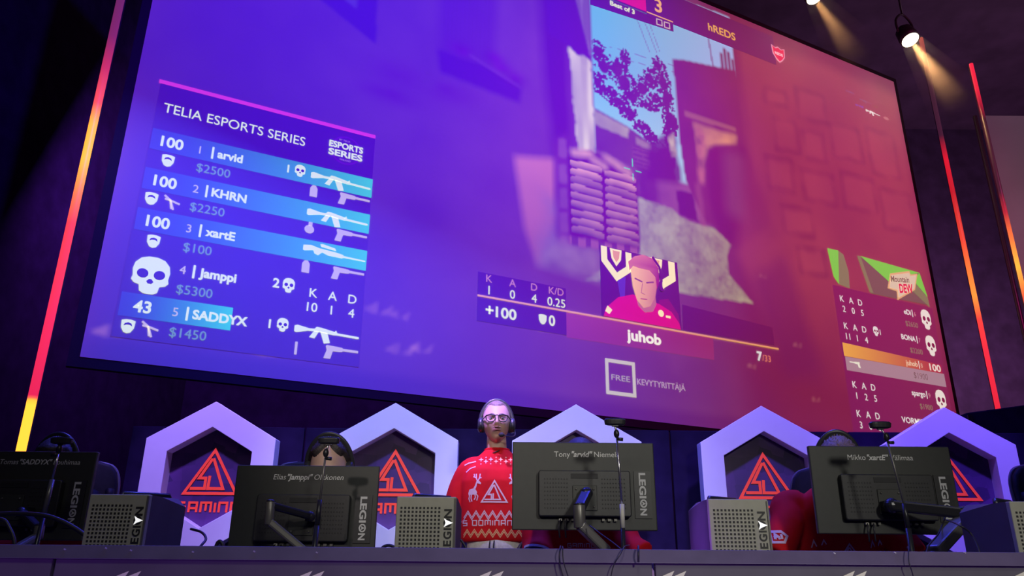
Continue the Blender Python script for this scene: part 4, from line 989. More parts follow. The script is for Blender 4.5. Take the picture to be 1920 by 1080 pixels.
def make_person(label, root, J, hair='hair_fair', face_tilt=(0, 0, 0), trousers='pants', glasses=False, beard=False, hair_kind='short', voxel=.008, turn=0.0):
    """J: joints in the figure's own frame (feet at z = 0, facing -y)"""
    P = thing('person', label, 'person', root, turn)
    V = lambda k: Vector(J[k])
    hd = V('head'); HR = (Matrix.Rotation(face_tilt[2], 3, 'Z') @ Matrix.Rotation(face_tilt[0], 3, 'X') @ Matrix.Rotation(face_tilt[1], 3, 'Y')) * 1.06
    # one continuous skin: legs, trunk, neck, arms, hands, fused; then the head
    mb = MB(); pel, chest, neck = V('pelvis'), V('chest'), V('neck')
    mb.tube([pel+Vector((0, 0, -.06)), pel+Vector((0, 0, .06)), pel*.5+chest*.5, chest, neck+Vector((0, .0, -.05))], [.13, .145, .135, .15, .075], 18, 4, .72, (0, 1, 0))
    mb.tube([neck+Vector((0, .012, -.07)), neck, hd+Vector((0, .02, -.05))], [.068, .060, .056], 14, 4)
    for sd in ('l', 'r'):
        sh_, el, wr = V('sh_'+sd), V('el_'+sd), V('wr_'+sd)
        mb.tube([chest*.35+sh_*.65+Vector((0, 0, .02)), sh_, sh_*.5+el*.5, el, el*.5+wr*.5, wr], [.055, .056, .047, .040, .038, .027], 12, 4)
        hp, kn, an = V('hip_'+sd), V('kn_'+sd), V('an_'+sd)
        mb.tube([hp, hp*.5+kn*.5, kn, kn*.45+an*.55, an, an+Vector((0, 0, -.03))], [.092, .078, .058, .054, .038, .036], 12, 4)
        hand(mb, wr, wr-el if 'hd_'+sd not in J else J['hd_'+sd], J['palm_'+sd], 1 if sd == 'l' else -1)
    body = mb.remesh('body', M['skin'], P, voxel, 4)
    hm = MB(); hm.add([HR @ head_pts(v) + hd for v in HV], HF)
    for sx in (-1, 1):
        er = HR @ Matrix.Rotation(sx*.35, 3, 'Z')
        hm.ball(hd + HR @ Vector((sx*.076, .012, -.012)), .008, .017, .031, 10, 8, er)
    me2 = hm.mesh('h'); bm = bmesh.new(); bm.from_mesh(body.data); bm.from_mesh(me2); bmesh.ops.remove_doubles(bm, verts=bm.verts, dist=1e-5); bmesh.ops.recalc_face_normals(bm, faces=bm.faces); bm.to_mesh(body.data); bm.free()
    for p in body.data.polygons: p.use_smooth = True
    Hp = lambda x, y, z: hd + HR @ Vector((x, y, z))
    for sx in (-1, 1):
        e = MB().ball(Hp(sx*.031, -.0775, .001), .0115, .0115, .0085).build('eye', M['eye'], body, smooth=True)
        MB().ball(Hp(sx*.031, -.0855, .001), .0052, .005, .0052).build('iris', M['iris'], body, smooth=True)
        MB().tube([Hp(sx*.013, -.0985, .0195), Hp(sx*.03, -.0975, .0245), Hp(sx*.05, -.083, .018)], [.0035, .004, .002], 6, 4).build('eyebrow', M[hair], body, smooth=True)
    MB().tube([Hp(-.024, -.0905, -.0625), Hp(0, -.100, -.0615), Hp(.024, -.0905, -.0625)], [.002, .0045, .002], 8, 5).build('mouth', M['lip'], body, smooth=True)
    # hair: a shell over the skull above the hairline
    hv, hf = [], []
    for v in HV:
        p = head_pts(v); x, y, z = p
        if hair_kind == 'receding': line = .075 + .018*smoothstep(.01, .05, abs(x)) if y < -.02 else (.075-(y+.02)*1.9)
        elif hair_kind == 'fringe': line = .058 + .95*max(0, .052-abs(x-.006)) if y < -.02 else (.05-(y+.02)*1.9)
        else: line = .062 if y < -.03 else (.062-(y+.03)*2.0)
        line = max(line, -.075)
        k = smoothstep(line-.006, line+.012, z)
        th = {'receding': .007, 'spiky': .016, 'fringe': .016, 'short': .012}[hair_kind]
        d = p.normalized()
        th *= (1+ (.55*math.sin(v[0]*37+v[1]*11)*math.sin(v[1]*41+v[2]*17) if hair_kind == 'spiky' else .12*math.sin(v[0]*60+v[1]*25)))
        hv.append(HR @ (p + d*(-.004 + (th+.004)*k)) + hd)
    for f in HF:
        if True: hf.append(f)
    MB().add(hv, hf).build('hair', M[hair], P, smooth=True)
    if beard:
        MB().tube([Hp(-.022, -.0985, -.050), Hp(0, -.1055, -.0475), Hp(.022, -.0985, -.050)], [.002, .005, .002], 8, 5).build('moustache', M['beard'], body, smooth=True)
    # trousers
    tr = MB(); tr.tube([pel+Vector((0, 0, -.10)), pel+Vector((0, 0, .02)), pel+Vector((0, 0, .12))], [.15, .172, .165], 18, 3, .74, (0, 1, 0))
    for sd in ('l', 'r'):
        hp, kn, an = V('hip_'+sd), V('kn_'+sd), V('an_'+sd)
        tr.tube([hp+Vector((0, 0, .02)), hp*.5+kn*.5, kn, kn*.5+an*.5, an+Vector((0, 0, .0))], [.112, .098, .080, .075, .065], 14, 4)
    tr.remesh('trousers', M[trousers], P, .010, 5)
    for sd in ('l', 'r'):
        an = V('an_'+sd); s_ = MB(); s_.ball(an+Vector((0, -.06, -.045)), .047, .135, .045); s_.box(an.x, an.y-.06, .012, .085, .25, .022); s_.remesh('shoe', M['shoe'], P, .008, 4)
    return P, hd, HR

def jersey(P, J, rings, sleeves, voxel=.008):
    """rings: (cx, cy, z, rx, ry)"""
    j = MB().loft(rings, 32, 2.5)
    for pts, rr in sleeves: j.tube(pts, rr, 16, 4)
    return j.remesh('jersey', M['jersey'], P, voxel, 5, .45)

def project(flat, garment, name, m, parent, ydir=1, step=.012, off=.003):
    me = garment.data; bvh = BVHTree.FromPolygons([v.co for v in me.vertices], [p.vertices for p in me.polygons])
    def fn(x, z, lay):
        h = bvh.ray_cast(Vector((x, -2, z)), Vector((0, 1, 0)))
        if h[0] is None:
            q = bvh.find_nearest(Vector((x, -.1, z))); return q[0] + q[1]*off
        return h[0] + Vector((0, -off-lay*.0, 0))
    return flat.build(name, m, parent, fn, split=step)

def headset(label, P_root, hd, HR, turn, width=.088, mic=0, holder=None, top=.128):
    w0 = Matrix.Translation(P_root) @ Matrix.Rotation(turn, 4, 'Z') @ Matrix.Translation(hd) @ HR.to_4x4()
    h = thing('headset', label, 'headset', (0, 0, 0)); h.matrix_world = w0
    pts = [(width*1.02*math.sin(a), .008, -.01 + (top+.012)*math.cos(a)) for a in [R(-86+172*k/12) for k in range(13)]]
    MB().tube(pts, .0115, 10, 3, 0.6, (0, 0, 1)).build('headband', M['headset'], h, smooth=True)
    pts2 = [(width*.93*math.sin(a), .008, -.01 + (top+.002)*math.cos(a)) for a in [R(-50+100*k/8) for k in range(9)]]
    MB().tube(pts2, .012, 8, 3, 0.5).build('headband_pad', M['headset_pad'], h, smooth=True)
    for sx in (-1, 1):
        c = MB(); c.tube([(sx*.074, .006, -.014), (sx*.082, .006, -.014), (sx*.098, .006, -.014), (sx*.104, .006, -.014)], [.034, .042, .040, .026], 20); c.build('ear_cup', M['headset'], h, smooth=True)
        MB().tube([(sx*.068, .006, -.014), (sx*.080, .006, -.014)], .041, 20).build('ear_pad', M['headset_pad'], h, smooth=True)
    if mic:
        MB().tube([(mic*.100, .0, -.035), (mic*.102, -.03, -.075), (mic*.075, -.085, -.098), (mic*.030, -.112, -.096)], .0028, 6, 5).build('microphone_boom', M['headset'], h, smooth=True)
        MB().ball((mic*.026, -.112, -.095), .0165, .0125, .0125).build('microphone_foam', M['headset_pad'], h, smooth=True)
    return h

# --- the standing person
SR = Vector((-.075, 4.62, STAGE))
JS = dict(head=(-.010, -.035, 1.700), neck=(-.008, .005, 1.56), chest=(0, .01, 1.36), pelvis=(0, .02, .98), sh_l=(-.175, .02, 1.435), el_l=(-.232, .06, 1.165), wr_l=(-.235, .0, .92), sh_r=(.175, .02, 1.435), el_r=(.232, .06, 1.165), wr_r=(.235, .0, .92),
          hip_l=(-.095, .02, .92), kn_l=(-.11, .0, .50), an_l=(-.12, .03, .09), hip_r=(.095, .02, .92), kn_r=(.11, .0, .50), an_r=(.12, .03, .09), palm_l=(1, .2, 0), palm_r=(-1, .2, 0), hd_l=(.05, -.15, -1), hd_r=(-.05, -.15, -1))
PS, HDs, HRs = make_person('person standing in red printed jersey and grey trousers, headset and glasses on', SR, JS, 'hair_fair', (R(-4), 0, R(2)), 'pants', True, True, 'receding', .007)
body_j = jersey(PS, JS, [(0, .02, 1.030, .200, .120), (0, .02, 1.045, .208, .128), (0, .015, 1.12, .212, .136), (0, .01, 1.25, .208, .136), (0, .01, 1.36, .212, .138), (0, .012, 1.42, .195, .122), (0, .015, 1.465, .155, .100), (-.004, .012, 1.51, .108, .080), (-.006, .010, 1.545, .070, .064)],
    [([(-.11, .015, 1.445), (-.165, .02, 1.43), (-.212, .035, 1.34), (-.243, .045, 1.225)], [.066, .066, .068, .070]), ([(.11, .015, 1.445), (.165, .02, 1.43), (.212, .035, 1.34), (.243, .045, 1.225)], [.066, .066, .068, .070])], .007)
def lz(py): return at(928, py, 4.49).z - STAGE
def lx(px): return at(px, 920, 4.49).x - SR.x
f = Flat(); sj(f, lx(927), lz(943), lx(954)-lx(900), lz(897)-lz(943), k=.10)
project(f, body_j, 'triangle_logo', M['jersey_print'], body_j)
f = Flat(); block_text(f, "'S DOMINANCE", lx(924), lz(985), .355, .026, k=.22); project(f, body_j, 'slogan_lettering', M['jersey_print'], body_j)
def zigzag(z, h, x0, x1, nz, name, m):
    f = Flat()
    for off in (0, .012):
        f.strokes([(x0+(x1-x0)*k/nz, z-off+(h if k % 2 else 0)) for k in range(nz+1)], .0045)
    project(f, body_j, name, m, body_j)
zigzag(lz(970), .036, -.185, .185, 16, 'zigzag_band', M['jersey_print']); zigzag(lz(1003), .030, -.185, .185, 18, 'zigzag_band', M['print_gold'])
def star(f, x, z, r): f.poly([(x+r*(1 if k % 2 == 0 else .33)*math.sin(k*math.pi/4), z+r*(1 if k % 2 == 0 else .33)*math.cos(k*math.pi/4)) for k in range(8)])
f = Flat(); g = Flat()
for k, px in enumerate((900, 909.5, 919, 929, 938, 948, 957)):
    (star(f, lx(px), lz(863 if k % 2 else 859)-.0, .0145) if k < 3 else star(g, lx(px), lz(863 if k % 2 else 859), .0145))
    (star(f, lx(px), lz(855 if k % 2 else 868), .006) if k < 3 else star(g, lx(px), lz(855 if k % 2 else 868), .006))
project(f, body_j, 'star_row', M['jersey_print'], body_j); project(g, body_j, 'star_row', M['print_gold'], body_j)
def reindeer(cx, sgn):
    f = Flat(); T = lambda P: [(cx+sgn*(a-.5)*.075, lz(941)+b*.155) for a, b in P]
    f.poly(T([(.10, .22), (.16, .36), (.55, .42), (.66, .55), (.70, .66), (.98, .62), (1.0, .67), (.86, .74), (.66, .74), (.54, .58), (.42, .48), (.12, .44), (.04, .30)]))
    f.poly(T([(.10, .40), (.60, .44), (.72, .34), (.64, .26), (.20, .26)]))
    for P_ in ([(.18, .28), (.10, .12), (.20, .0)], [(.30, .28), (.26, .14), (.34, .02)], [(.62, .30), (.78, .20), (.70, .05)], [(.54, .30), (.60, .16), (.50, .08)], [(.72, .74), (.62, .86), (.40, .90)], [(.64, .85), (.62, 1.0)], [(.76, .74), (.86, .84), (1.02, .86)], [(.88, .85), (.92, 1.0)], [(.50, .89), (.46, 1.0)]): f.strokes(T(P_), .006)
    project(f, body_j, 'reindeer_print', M['jersey_print'], body_j)
reindeer(lx(889), 1); reindeer(lx(967), -1)
f = Flat(); f.strokes([(lx(868), lz(869)), (lx(876), lz(865)), (lx(890), lz(862))], .006); f.strokes([(lx(872), lz(883)), (lx(880), lz(876)), (lx(890), lz(873))], .006); project(f, body_j, 'shoulder_lettering', M['jersey_print'], body_j)

MB().tube([(-.006+.070*math.cos(t), .010+.063*math.sin(t), 1.546) for t in [2*math.pi*k/24 for k in range(25)]], .007, 8).build('collar', M['jersey'], body_j, smooth=True)
for dx in (-.035, -.012): MB().tube([(dx, -.118, 1.035), (dx-.004, -.128, .99), (dx+.004, -.125, .93)], .004, 6, 4).build('drawstring', M['cord'], PS, smooth=True)
MB().tube([(-.012-.018, -.061, 1.517), (-.012+.006, -.066, 1.527), (-.012+.022, -.063, 1.535)], .0035, 6, 3).build('throat_mark', M['hair_dark'], PS, smooth=True)
headset('black headset with boom microphone worn by the standing person', SR, HDs, HRs, 0, .090, 1)
w0 = Matrix.Translation(SR) @ Matrix.Translation(HDs) @ HRs.to_4x4()
gl = thing('eyeglasses', 'black framed glasses on the face of the standing person', 'glasses'); gl.matrix_world = w0
for sx in (-1, 1):
    q = [(sx*.009, -.115, .010), (sx*.011, -.114, -.010), (sx*.020, -.112, -.021), (sx*.042, -.106, -.021), (sx*.056, -.098, -.008), (sx*.058, -.096, .012), (sx*.035, -.110, .015), (sx*.009, -.115, .010)]
    MB().tube(q, .0026, 6, 3).build('rim', M['black_plastic'], gl, smooth=True)
    MB().tube([(sx*.009, -.115, .011), (sx*.035, -.110, .016), (sx*.060, -.095, .013)], .004, 6, 4).build('brow_bar', M['black_plastic'], gl, smooth=True)
    MB().tube([(sx*.060, -.095, .012), (sx*.078, -.03, .006), (sx*.083, .02, -.002)], .0026, 6, 3).build('temple', M['black_plastic'], gl, smooth=True)
MB().tube([(-.009, -.115, .010), (0, -.118, .013), (.009, -.115, .010)], .0026, 6, 3).build('bridge', M['black_plastic'], gl, smooth=True)

# --- the seated players
def seated(label, headpx, Yh, Xc, hair, hk, tilt=(R(6), 0, 0), arms=.30, hs_label=None, top=.128, voxel=.010, elbow=.30, sleeve=None, slv=.29, lift=0.0):
    hw = at(headpx[0], headpx[1], Yh)                  # crown of the head
    Rt = Vector((Xc, Yh+.02, STAGE)); hx = hw.x-Xc; hz = hw.z-STAGE-.129
    nz = hz-.15; EL = elbow if isinstance(elbow, tuple) else (elbow, elbow)
    J = dict(head=(hx, -.02, hz), neck=(hx*.6, .05, nz), chest=(0, .12, nz-.20+lift), pelvis=(0, .17, .62), sh_l=(-.175-lift*.3, .10, nz-.125+lift), sh_r=(.175+lift*.3, .10, nz-.125+lift), el_l=(-EL[0], -.06, nz-.36), el_r=(EL[1], -.06, nz-.36), wr_l=(-.17, -.28, TT-STAGE+.065), wr_r=(.17, -.28, TT-STAGE+.065),
             hip_l=(-.10, .12, .62), kn_l=(-.13, -.28, .58), an_l=(-.13, -.22, .09), hip_r=(.10, .12, .62), kn_r=(.13, -.28, .58), an_r=(.13, -.22, .09), palm_l=(0, 0, -1), palm_r=(0, 0, -1), hd_l=(.05, -1, -.05), hd_r=(-.05, -1, -.05))
    P, hd, HR = make_person(label, Rt, J, hair, tilt, 'jeans', False, False, hk, voxel)
    b = nz+lift
    jz = jersey(P, J, [(0, .17, .60, .20, .13), (0, .17, .64, .205, .14), (0, .15, b-.42, .205, .14), (0, .125, b-.24, .21, .135), (0, .105, b-.14, .195, .12), (hx*.3, .08, b-.08, .155, .10), (hx*.5, .06, b-.035, .10, .08), (hx*.55, .05, b-.008-lift*.25, .070, .065)],
        [([(sx*(.12+lift*.3), .10, b-.11), (sx*(.19+lift*.3), .10, b-.12), (sx*(.20+.4*(e_-.25)), .05, b-.20), (sx*(e_-.025), -.0, b-slv)], [.068, .070, .075, .075]) for sx, e_ in ((-1, EL[0]), (1, EL[1]))], .010)
    if sleeve:
        el, wr = Vector(J['el_l']), Vector(J['wr_l']); up = Vector((-(EL[0]-.025), 0, b-slv)); A_ = [up+Vector((0, .0, .03)), up*.5+el*.5, el, el*.6+wr*.4]
        so = MB().tube(A_, [.060, .058, .054, .046], 18, 6).build('arm_sleeve', M['navy'], P, smooth=True)
        for k in range(9):
            q = k/8*2.9; i0 = min(2, int(q)); f_ = q-i0; c = A_[i0]*(1-f_)+A_[i0+1]*f_; dd = (A_[i0+1]-A_[i0]).normalized(); rr = .0615-.0017*k
            MB().tube([c-dd*.005, c+dd*.005], [rr, rr], 20).build('sleeve_stripe', M['white_sleeve'], so, smooth=False)
    if hs_label: headset(hs_label, Rt, hd, HR, 0, .096, 0, None, top)
    return P, J, jz, Rt
p1 = seated('person seated behind the leftmost monitor, dark hair under a headset', (112, 822), 3.62, at(120, 900, 3.66).x, 'hair_dark', 'short', (R(8), 0, 0), .3, 'black headset on the player behind the leftmost monitor', .136)
p2 = seated('person seated behind the second monitor, forehead and dark parted hair showing', (622, 822), 3.56, at(592, 900, 3.66).x, 'hair_dark', 'fringe', (R(22), R(0), 0), .24, 'black headset on the player whose forehead shows over a monitor', .138)
p3 = seated('person seated behind the middle monitor, red jersey showing below it', (1087, 824), 3.64, at(1086, 900, 3.68).x, 'hair_dark', 'short', (R(16), 0, 0), .3, None, .128, .010, (.22, .30), True, .24)
p4 = seated('person in dark red jersey with spiky brown hair seated behind the right monitor', (1566, 822), 3.64, at(1568, 900, 3.68).x, 'hair_brown', 'spiky', (R(14), 0, R(-8)), .3, 'black headset over spiky hair behind the right monitor', .146, .010, (.35, .31), lift=.10, slv=.34)
# prints on the right player's jersey
P4, J4, jz4, R4 = p4
def side_badge(px, py):
    w = at(px, py, 3.60) - R4; me = jz4.data; bvh = BVHTree.FromPolygons([v.co for v in me.vertices], [q.vertices for q in me.polygons])
    o = Vector((-R4.x, -R4.y, CAMZ-STAGE)); d = (w-o).normalized(); h = bvh.ray_cast(o, d)
    return h[0] if h[0] is not None else w
bc = side_badge(1461, 1007)
f = Flat(); S4 = .040
f.strokes([(bc.x-S4*.9, bc.z-S4*.55), (bc.x-S4*.75, bc.z+S4*.6), (bc.x+S4*.3, bc.z+S4*.6), (bc.x+S4*.85, bc.z+S4*.1), (bc.x+S4*.45, bc.z-S4*.55)], .011, closed=True)
f.strokes([(bc.x-S4*.45, bc.z-S4*.25), (bc.x-S4*.35, bc.z+S4*.3), (bc.x-S4*.05, bc.z-.0), (bc.x+.0, bc.z-S4*.25)], .010); f.strokes([(bc.x-S4*.55, bc.z+S4*.02), (bc.x+S4*.05, bc.z+S4*.02)], .008); f.strokes([(bc.x+S4*.25, bc.z+S4*.3), (bc.x+S4*.25, bc.z-S4*.2)], .010)
project(f, jz4, 'sleeve_badge', M['jersey_print'], jz4)
f = Flat(); z0 = (at(1560, 1020, 3.5) - R4).z
for cx in (-.12, .14):
    f.strokes([(cx-.03, z0-.01), (cx-.02, z0+.02), (cx-.01, z0-.005)], .005); f.strokes([(cx+.01, z0+.0), (cx+.02, z0+.022), (cx+.03, z0+.004)], .005)
sj(f, .01, z0-.075, .13, .09, k=.1); project(f, jz4, 'triangle_logo', M['jersey_print'], jz4)
P3o, J3, jz3, R3 = p3
f = Flat(); z0 = (at(1085, 1022, 3.5) - R3).z; block_text(f, 'GAMING', 0, z0-.005, .12, .016, k=.2); project(f, jz3, 'chest_lettering', M['jersey_print'], jz3)

# ------------------------------------------------------------------ light tubes
def tube_mat(name, stops, L):
    m = bpy.data.materials.new(name); m.use_nodes = True; nt = m.node_tree; b = nt.nodes['Principled BSDF']
    tc = nt.nodes.new('ShaderNodeTexCoord'); sx = nt.nodes.new('ShaderNodeSeparateXYZ'); mp = nt.nodes.new('ShaderNodeMath'); mp.operation = 'DIVIDE'; mp.inputs[1].default_value = L
    nt.links.new(tc.outputs['Object'], sx.inputs[0]); nt.links.new(sx.outputs['Z'], mp.inputs[0])
    cr = nt.nodes.new('ShaderNodeValToRGB'); nt.links.new(mp.outputs[0], cr.inputs['Fac'])
    e = cr.color_ramp.elements
    while len(e) > 1: e.remove(e[-1])
    e[0].position = stops[0][0]; e[0].color = (*stops[0][1], 1)
    for pz, c in stops[1:]:
        q = e.new(pz); q.color = (*c, 1)
    nt.links.new(cr.outputs['Color'], b.inputs['Emission Color']); b.inputs['Emission Strength'].default_value = 1.0
    b.inputs['Base Color'].default_value = (.06, .045, .06, 1); b.inputs['Roughness'].default_value = .4
    return m
def light_tube(label, x, y, z0, z1, stops, r, back=None):
    o = thing('light_tube', label, 'light tube', (x, y, z0), 0, 'upright red light tubes')
    m = tube_mat('pixel_tube_glow', [(max(0, min(1, (z-z0)/(z1-z0))), c) for z, c in stops], z1-z0)
    MB().tube([(0, 0, 0), (0, 0, (z1-z0)*.5), (0, 0, z1-z0)], r, 12).build('glowing_tube', m, o, smooth=True)
    MB().box(0, r+.02, (z1-z0)/2, .025, .03, z1-z0).build('carrier_rail', M['truss'], o)
    MB().box(0, .03, -(z0-STAGE)/2, .05, .05, z0-STAGE).build('stand_pole', M['metal_dark'], o)
    MB().box(0, .03, .02-(z0-STAGE), .4, .4, .04).build('base_plate', M['metal_dark'], o)
    return o
YL = 6.25
def zat(px, py, Y): return at(px, py, Y).z
w = at(38, 850, YL)
TL = [(zat(38, 860, YL), (2.2, .80, .06)), (zat(50, 760, YL), (2.2, .80, .06)), (zat(52, 748, YL), (2.0, .55, .05)), (zat(53, 746, YL), (.85, .02, .10)), (zat(90, 600, YL), (1.0, .03, .12)), (zat(128, 420, YL), (1.2, .06, .09)), (zat(140, 365, YL), (1.5, .22, .08)), (zat(150, 300, YL), (1.9, .62, .05)),
      (zat(165, 235, YL), (1.9, .55, .05)), (zat(176, 195, YL), (1.1, .09, .10)), (zat(195, 130, YL), (.60, .03, .12)), (zat(205, 70, YL), (.22, .02, .13)), (zat(222, 0, YL), (.16, .02, .12)), (zat(222, -120, YL), (.1, .01, .1))]
light_tube('tall red and orange light tube left of the big screen', w.x, YL, zat(38, 866, YL), zat(230, -140, YL), TL, .036)
YR = 12.9
w = at(1872, 770, YR)
TR_ = [(zat(1872, 780, YR), (.85, .02, .05)), (zat(1850, 660, YR), (.95, .03, .06)), (zat(1840, 600, YR), (1.1, .06, .05)), (zat(1828, 555, YR), (1.5, .35, .05)), (zat(1820, 510, YR), (1.3, .22, .04)), (zat(1808, 450, YR), (.9, .06, .03)), (zat(1790, 360, YR), (.55, .01, .02)), (zat(1778, 300, YR), (.75, .01, .03)), (zat(1768, 255, YR), (.05, .01, .03)), (zat(1745, 140, YR), (.05, .015, .03)), (zat(1735, 105, YR), (.30, .03, .04)), (zat(1727, 70, YR), (.45, .06, .05))]
light_tube('red light tube right of the big screen, top end by the bright lamp', w.x, YR, zat(1872, 785, YR), zat(1727, 72, YR), TR_, .040)
YQ = 10.6
w = at(1918, 540, YQ)
TQ = [(zat(1940, 640, YQ), (.9, .05, .05)), (zat(1925, 560, YQ), (1.0, .1, .05)), (zat(1912, 500, YQ), (1.7, .55, .06)), (zat(1903, 450, YQ), (1.2, .22, .05)), (zat(1893, 400, YQ), (.5, .02, .03)), (zat(1880, 360, YQ), (.05, .01, .02)), (zat(1850, 225, YQ), (.03, .008, .015)), (zat(1845, 200, YQ), (.35, .01, .03)), (zat(1838, 165, YQ), (.9, .02, .05)), (zat(1828, 120, YQ), (.95, .02, .06))]
light_tube('short topped red light tube by the right picture edge before the pale side screen', w.x, YQ, zat(1940, 640, YQ), zat(1828, 120, YQ), TQ, .030)

# slim pole beside it, pale side screen behind, dark case at the right
YP = 11.3; w = at(1850, 300, YP)
pl = thing('truss_pole', 'slim grey pole before the pale side screen at the right edge', 'pole', (w.x-.03, YP, STAGE))
MB().tube([(0, 0, 0), (0, 0, zat(1838, 218, YP)-STAGE)], .035, 10).build('pole', M['truss'], pl, smooth=True)
MB().box(0, 0, .02, .4, .4, .04).build('base_plate', M['metal_dark'], pl)
YS = 13.2; w = at(1842, 218, YS)
ssc = thing('side_screen', 'pale dim side screen cut off by the right picture edge', 'screen', (w.x, YS, STAGE))
hS = w.z-STAGE
MB().box(1.9, 0, 2.6+(hS-2.6)/2, 3.8, .05, hS-2.6).build('screen_cloth', M['side_screen'], ssc)
for x in (.1, 3.7): MB().box(x, .06, hS/2, .07, .06, hS).build('support_post', M['truss'], ssc)
spot('side_screen_fill', (7.5, 4.0, 10.0), (w.x+1.2, YS, 6.6), 520, (1.0, .70, .86), 40, 1.0)  # unseen spot added to brighten the side screen's cloth
YC = 6.3; w0_, w1_ = at(1812, 774, YC), at(1960, 754, YC)
fc = thing('flight_case', 'dark equipment case rising behind the rightmost hexagon', 'equipment case', ((w0_.x+w1_.x)/2, YC+.3, STAGE))
hw_ = (w1_.x-w0_.x)/2; zl, zr = w0_.z-STAGE, w1_.z-STAGE
MB().prism([(-hw_, .08), (hw_, .08), (hw_, zr), (-hw_, zl)], -.3, .3).build('case_shell', M['panel'], fc, bevel=.01)
for x in (-hw_+.02, hw_-.02): MB().box(x, -.3, .08+(zl-.08)/2, .035, .02, zl-.12).build('edge_strip', M['metal_dark'], fc)
for x in (-hw_+.1, hw_-.1):
    for y in (-.2, .2): MB().tube([(x-.02, y, .04), (x+.02, y, .04)], .04, 12).build('caster', M['black_plastic'], fc)

# ------------------------------------------------------------------ stage lamps
def stage_lamp(label, px, py, Y, r, face, power=0, group='bright stage lamps'):
    c = at(px, py, Y); d = Vector(face).normalized(); q = d.to_track_quat('Y', 'Z').to_matrix()
    o = thing('stage_lamp', label, 'lamp', c, 0, group)
    def T(P): return [q @ Vector(p) for p in P]
    MB().tube(T([(0, -.005, 0), (0, .0, 0)]), r, 28).build('lens', M['lamp_lens'], o, smooth=False)
    mb = MB(); mb.tube(T([(0, .012, 0), (0, -.10, 0), (0, -.25, 0), (0, -.36, 0)]), [r*1.10, r*1.14, r*1.0, r*.6], 24)
    hsg = MB(); n = 28; vs, fs = [], []
    for rr, yy in ((r*1.0, .0), (r*1.10, .015), (r*1.14, -.10), (r*1.0, -.27), (r*.5, -.36)):
        for k in range(n): a = 2*math.pi*k/n; vs.append(q @ Vector((rr*math.cos(a), yy, rr*math.sin(a))))
    for i in range(4):
        for k in range(n): fs.append((i*n+k, i*n+(k+1) % n, (i+1)*n+(k+1) % n, (i+1)*n+k))
    fs.append(tuple(4*n+k for k in range(n))); hsg.add(vs, fs).build('housing', M['lamp_body'], o, smooth=True)
    yk = MB(); sd = q @ Vector((1, 0, 0)); bk = q @ Vector((0, -.18, 0)); top = bk + Vector((0, 0, .42))
    yk.tube([bk+sd*r*1.2, bk+sd*r*1.25+Vector((0, 0, .25)), top, bk-sd*r*1.25+Vector((0, 0, .25)), bk-sd*r*1.2], .02, 8, 3); yk.build('yoke', M['lamp_body'], o, smooth=True)
    MB().tube([top, top+Vector((0, 0, 13.0-(c+top).z))], .018, 8).build('hanging_rod', M['metal_dark'], o, smooth=True)
    if power:
        l = bpy.data.lights.new('lamp_beam', 'SPOT'); l.energy = power; l.color = (1, .52, .20); l.spot_size = R(17); l.spot_blend = .7; l.shadow_soft_size = .05
        lo = bpy.data.objects.new('lamp_beam', l); COL.objects.link(lo); lo.location = c + d*.06; lo.rotation_euler = d.to_track_quat('-Z', 'Y').to_euler()
    return c, d
def facing(px, py, a, b, c):
    v = (at(px, py, 10)-Vector((0, 0, CAMZ))).normalized(); r_ = v.cross(UP).normalized(); u_ = r_.cross(v)
    return r_*a + u_*b - v*c
c1, d1 = stage_lamp('bright round stage lamp shining over the screen\'s upper right corner', 1707, 75, 11.2, .141, facing(1707, 75, .38, -.60, .70), 1500)
c2, d2 = stage_lamp('bright stage lamp cut off by the top picture edge', 1527, -4, 10.3, .125, facing(1527, -4, .38, -.60, .70), 900)

def haze_mat(name, dens, L):
    m = bpy.data.materials.new(name); m.use_nodes = True; nt = m.node_tree
    nt.nodes.remove(nt.nodes['Principled BSDF']); out = nt.nodes['Material Output']
    v = nt.nodes.new('ShaderNodeVolumeScatter'); v.inputs['Color'].default_value = (1, .9, .8, 1); v.inputs['Anisotropy'].default_value = .2
    tc = nt.nodes.new('ShaderNodeTexCoord'); n = nt.nodes.new('ShaderNodeTexNoise'); n.inputs['Scale'].default_value = 1.6; n.inputs['Detail'].default_value = 2
    sx = nt.nodes.new('ShaderNodeSeparateXYZ'); mr = nt.nodes.new('ShaderNodeMapRange'); mr.inputs['From Min'].default_value = 0; mr.inputs['From Max'].default_value = L; mr.inputs['To Min'].default_value = 1; mr.inputs['To Max'].default_value = 0; mr.interpolation_type = 'SMOOTHSTEP'
    nt.links.new(tc.outputs['Object'], n.inputs['Vector']); nt.links.new(tc.outputs['Object'], sx.inputs[0]); nt.links.new(sx.outputs['Y'], mr.inputs['Value'])
    a = nt.nodes.new('ShaderNodeMath'); a.operation = 'MULTIPLY'; nt.links.new(mr.outputs[0], a.inputs[0]); nt.links.new(n.outputs['Fac'], a.inputs[1])
    b = nt.nodes.new('ShaderNodeMath'); b.operation = 'MULTIPLY'; b.inputs[1].default_value = dens; nt.links.new(a.outputs[0], b.inputs[0]); nt.links.new(b.outputs[0], v.inputs['Density'])
    nt.links.new(v.outputs[0], out.inputs['Volume']); return m
for c, d, lb, L_, dn in ((c1, d1, 'faint orange haze lit below the bright round stage lamp', 1.9, .8), (c2, d2, 'faint orange haze lit below the lamp at the top edge', 1.8, .30)):
    mb = MB(); mb.tube([(0, .08, 0), (0, L_, 0)], [.17, .17+L_*.16], 24)
    o = mb.build('stage_haze', haze_mat('lamp_haze', dn, L_), None); o.location = c; o.rotation_euler = d.to_track_quat('Y', 'Z').to_euler()
    tag(o, lb, 'haze', None, 'stuff')

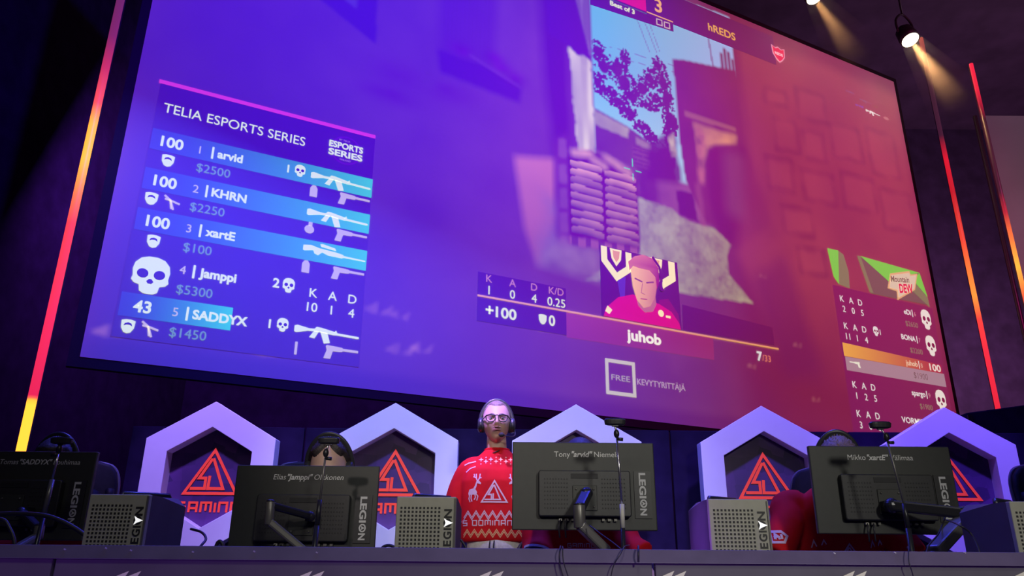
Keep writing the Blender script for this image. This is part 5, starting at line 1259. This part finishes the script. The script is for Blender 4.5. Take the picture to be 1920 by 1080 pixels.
# ------------------------------------------------------------------ cables
def cable(label, pts, r=.0045, name='cable', cat='cable'):
    mb = MB().tube(pts, r, 8, 6); o = mb.build(name, M['cable'], None, smooth=True); tag(o, label, cat); return o
cable('thick dark cable arching before the leftmost monitor', [at(-40, 966, 2.75), at(30, 963, 2.75), at(90, 968, 2.75), at(140, 990, 2.75), at(178, 1022, 2.75), at(190, 1060, 2.78)], .0075)
cable('short dark cable loop at the left picture edge', [at(-30, 975, 2.7), at(5, 974, 2.7), at(18, 990, 2.7), at(26, 1010, 2.7), at(30, 1045, 2.7)], .006)
cable('thin cable curling right of the left computer case', [at(358, 992, 2.93), at(378, 998, 2.85), at(386, 1010, 2.75), at(378, 1022, 2.7), at(362, 1042, 2.68)], .0045)
cable('short cable with plug standing before the leftmost hexagon', [at(402, 1040, 2.6), at(406, 1022, 2.6), at(412, 1015, 2.6), at(418, 1022, 2.6), at(422, 1042, 2.6)], .006)
cable('cable bump right of the forehead player\'s monitor', [at(712, 1040, 2.7), at(718, 1026, 2.7), at(733, 1023, 2.7), at(748, 1034, 2.7), at(752, 1050, 2.7)], .005)
cable('thin cable from the computer case beside the standing person', [at(864, 1012, 2.7), at(872, 1024, 2.7), at(880, 1045, 2.7)], .004)
cable('left strand of the cable pair hanging over the desk rail under the middle monitor', [at(1052, 1028, 2.45), at(1051, 1024, 2.36), at(1049, 1036, 2.325), at(1050, 1060, 2.325), at(1062, 1100, 2.325)], .0018)
cable('right strand of the cable pair hanging under the middle monitor, bending right', [at(1050, 1028, 2.46), at(1055, 1025, 2.355), at(1055, 1040, 2.33), at(1059, 1062, 2.325), at(1072, 1100, 2.325)], .0016)
cable('cable from the pale gripped stand sloping left down the desk front', [at(1180, 1022, 2.5), at(1171, 1025, 2.36), at(1163, 1040, 2.325), at(1150, 1062, 2.325), at(1142, 1100, 2.325)], .0015)
cable('short black strap over the desk rail right of the middle monitor', [at(1196, 1028, 2.42), at(1197, 1024, 2.36), at(1197, 1036, 2.326), at(1197, 1054, 2.327)], .0028)
cable('slack cable hanging from the middle monitor to the stand', [at(1105, 985, 3.08), at(1125, 1000, 3.0), at(1150, 1018, 2.9), at(1172, 1036, 2.8)], .0025)
cable('thin cable curve beside the right monitor\'s mount', [at(1772, 970, 3.2), at(1760, 1000, 3.0), at(1742, 1022, 2.9), at(1735, 1044, 2.8)], .003)
cable('dark cable crossing from the right mount towards the right computer case', [at(1775, 975, 3.0), at(1795, 983, 2.5), at(1820, 1000, 2.49), at(1835, 1030, 2.45), at(1838, 1050, 2.44)], .0028)
cable('thin cable hanging on the desk front below the right monitor', [at(1700, 1028, 2.42), at(1703, 1026, 2.36), at(1704, 1052, 2.324), at(1712, 1080, 2.326), at(1716, 1110, 2.326)], .0015)
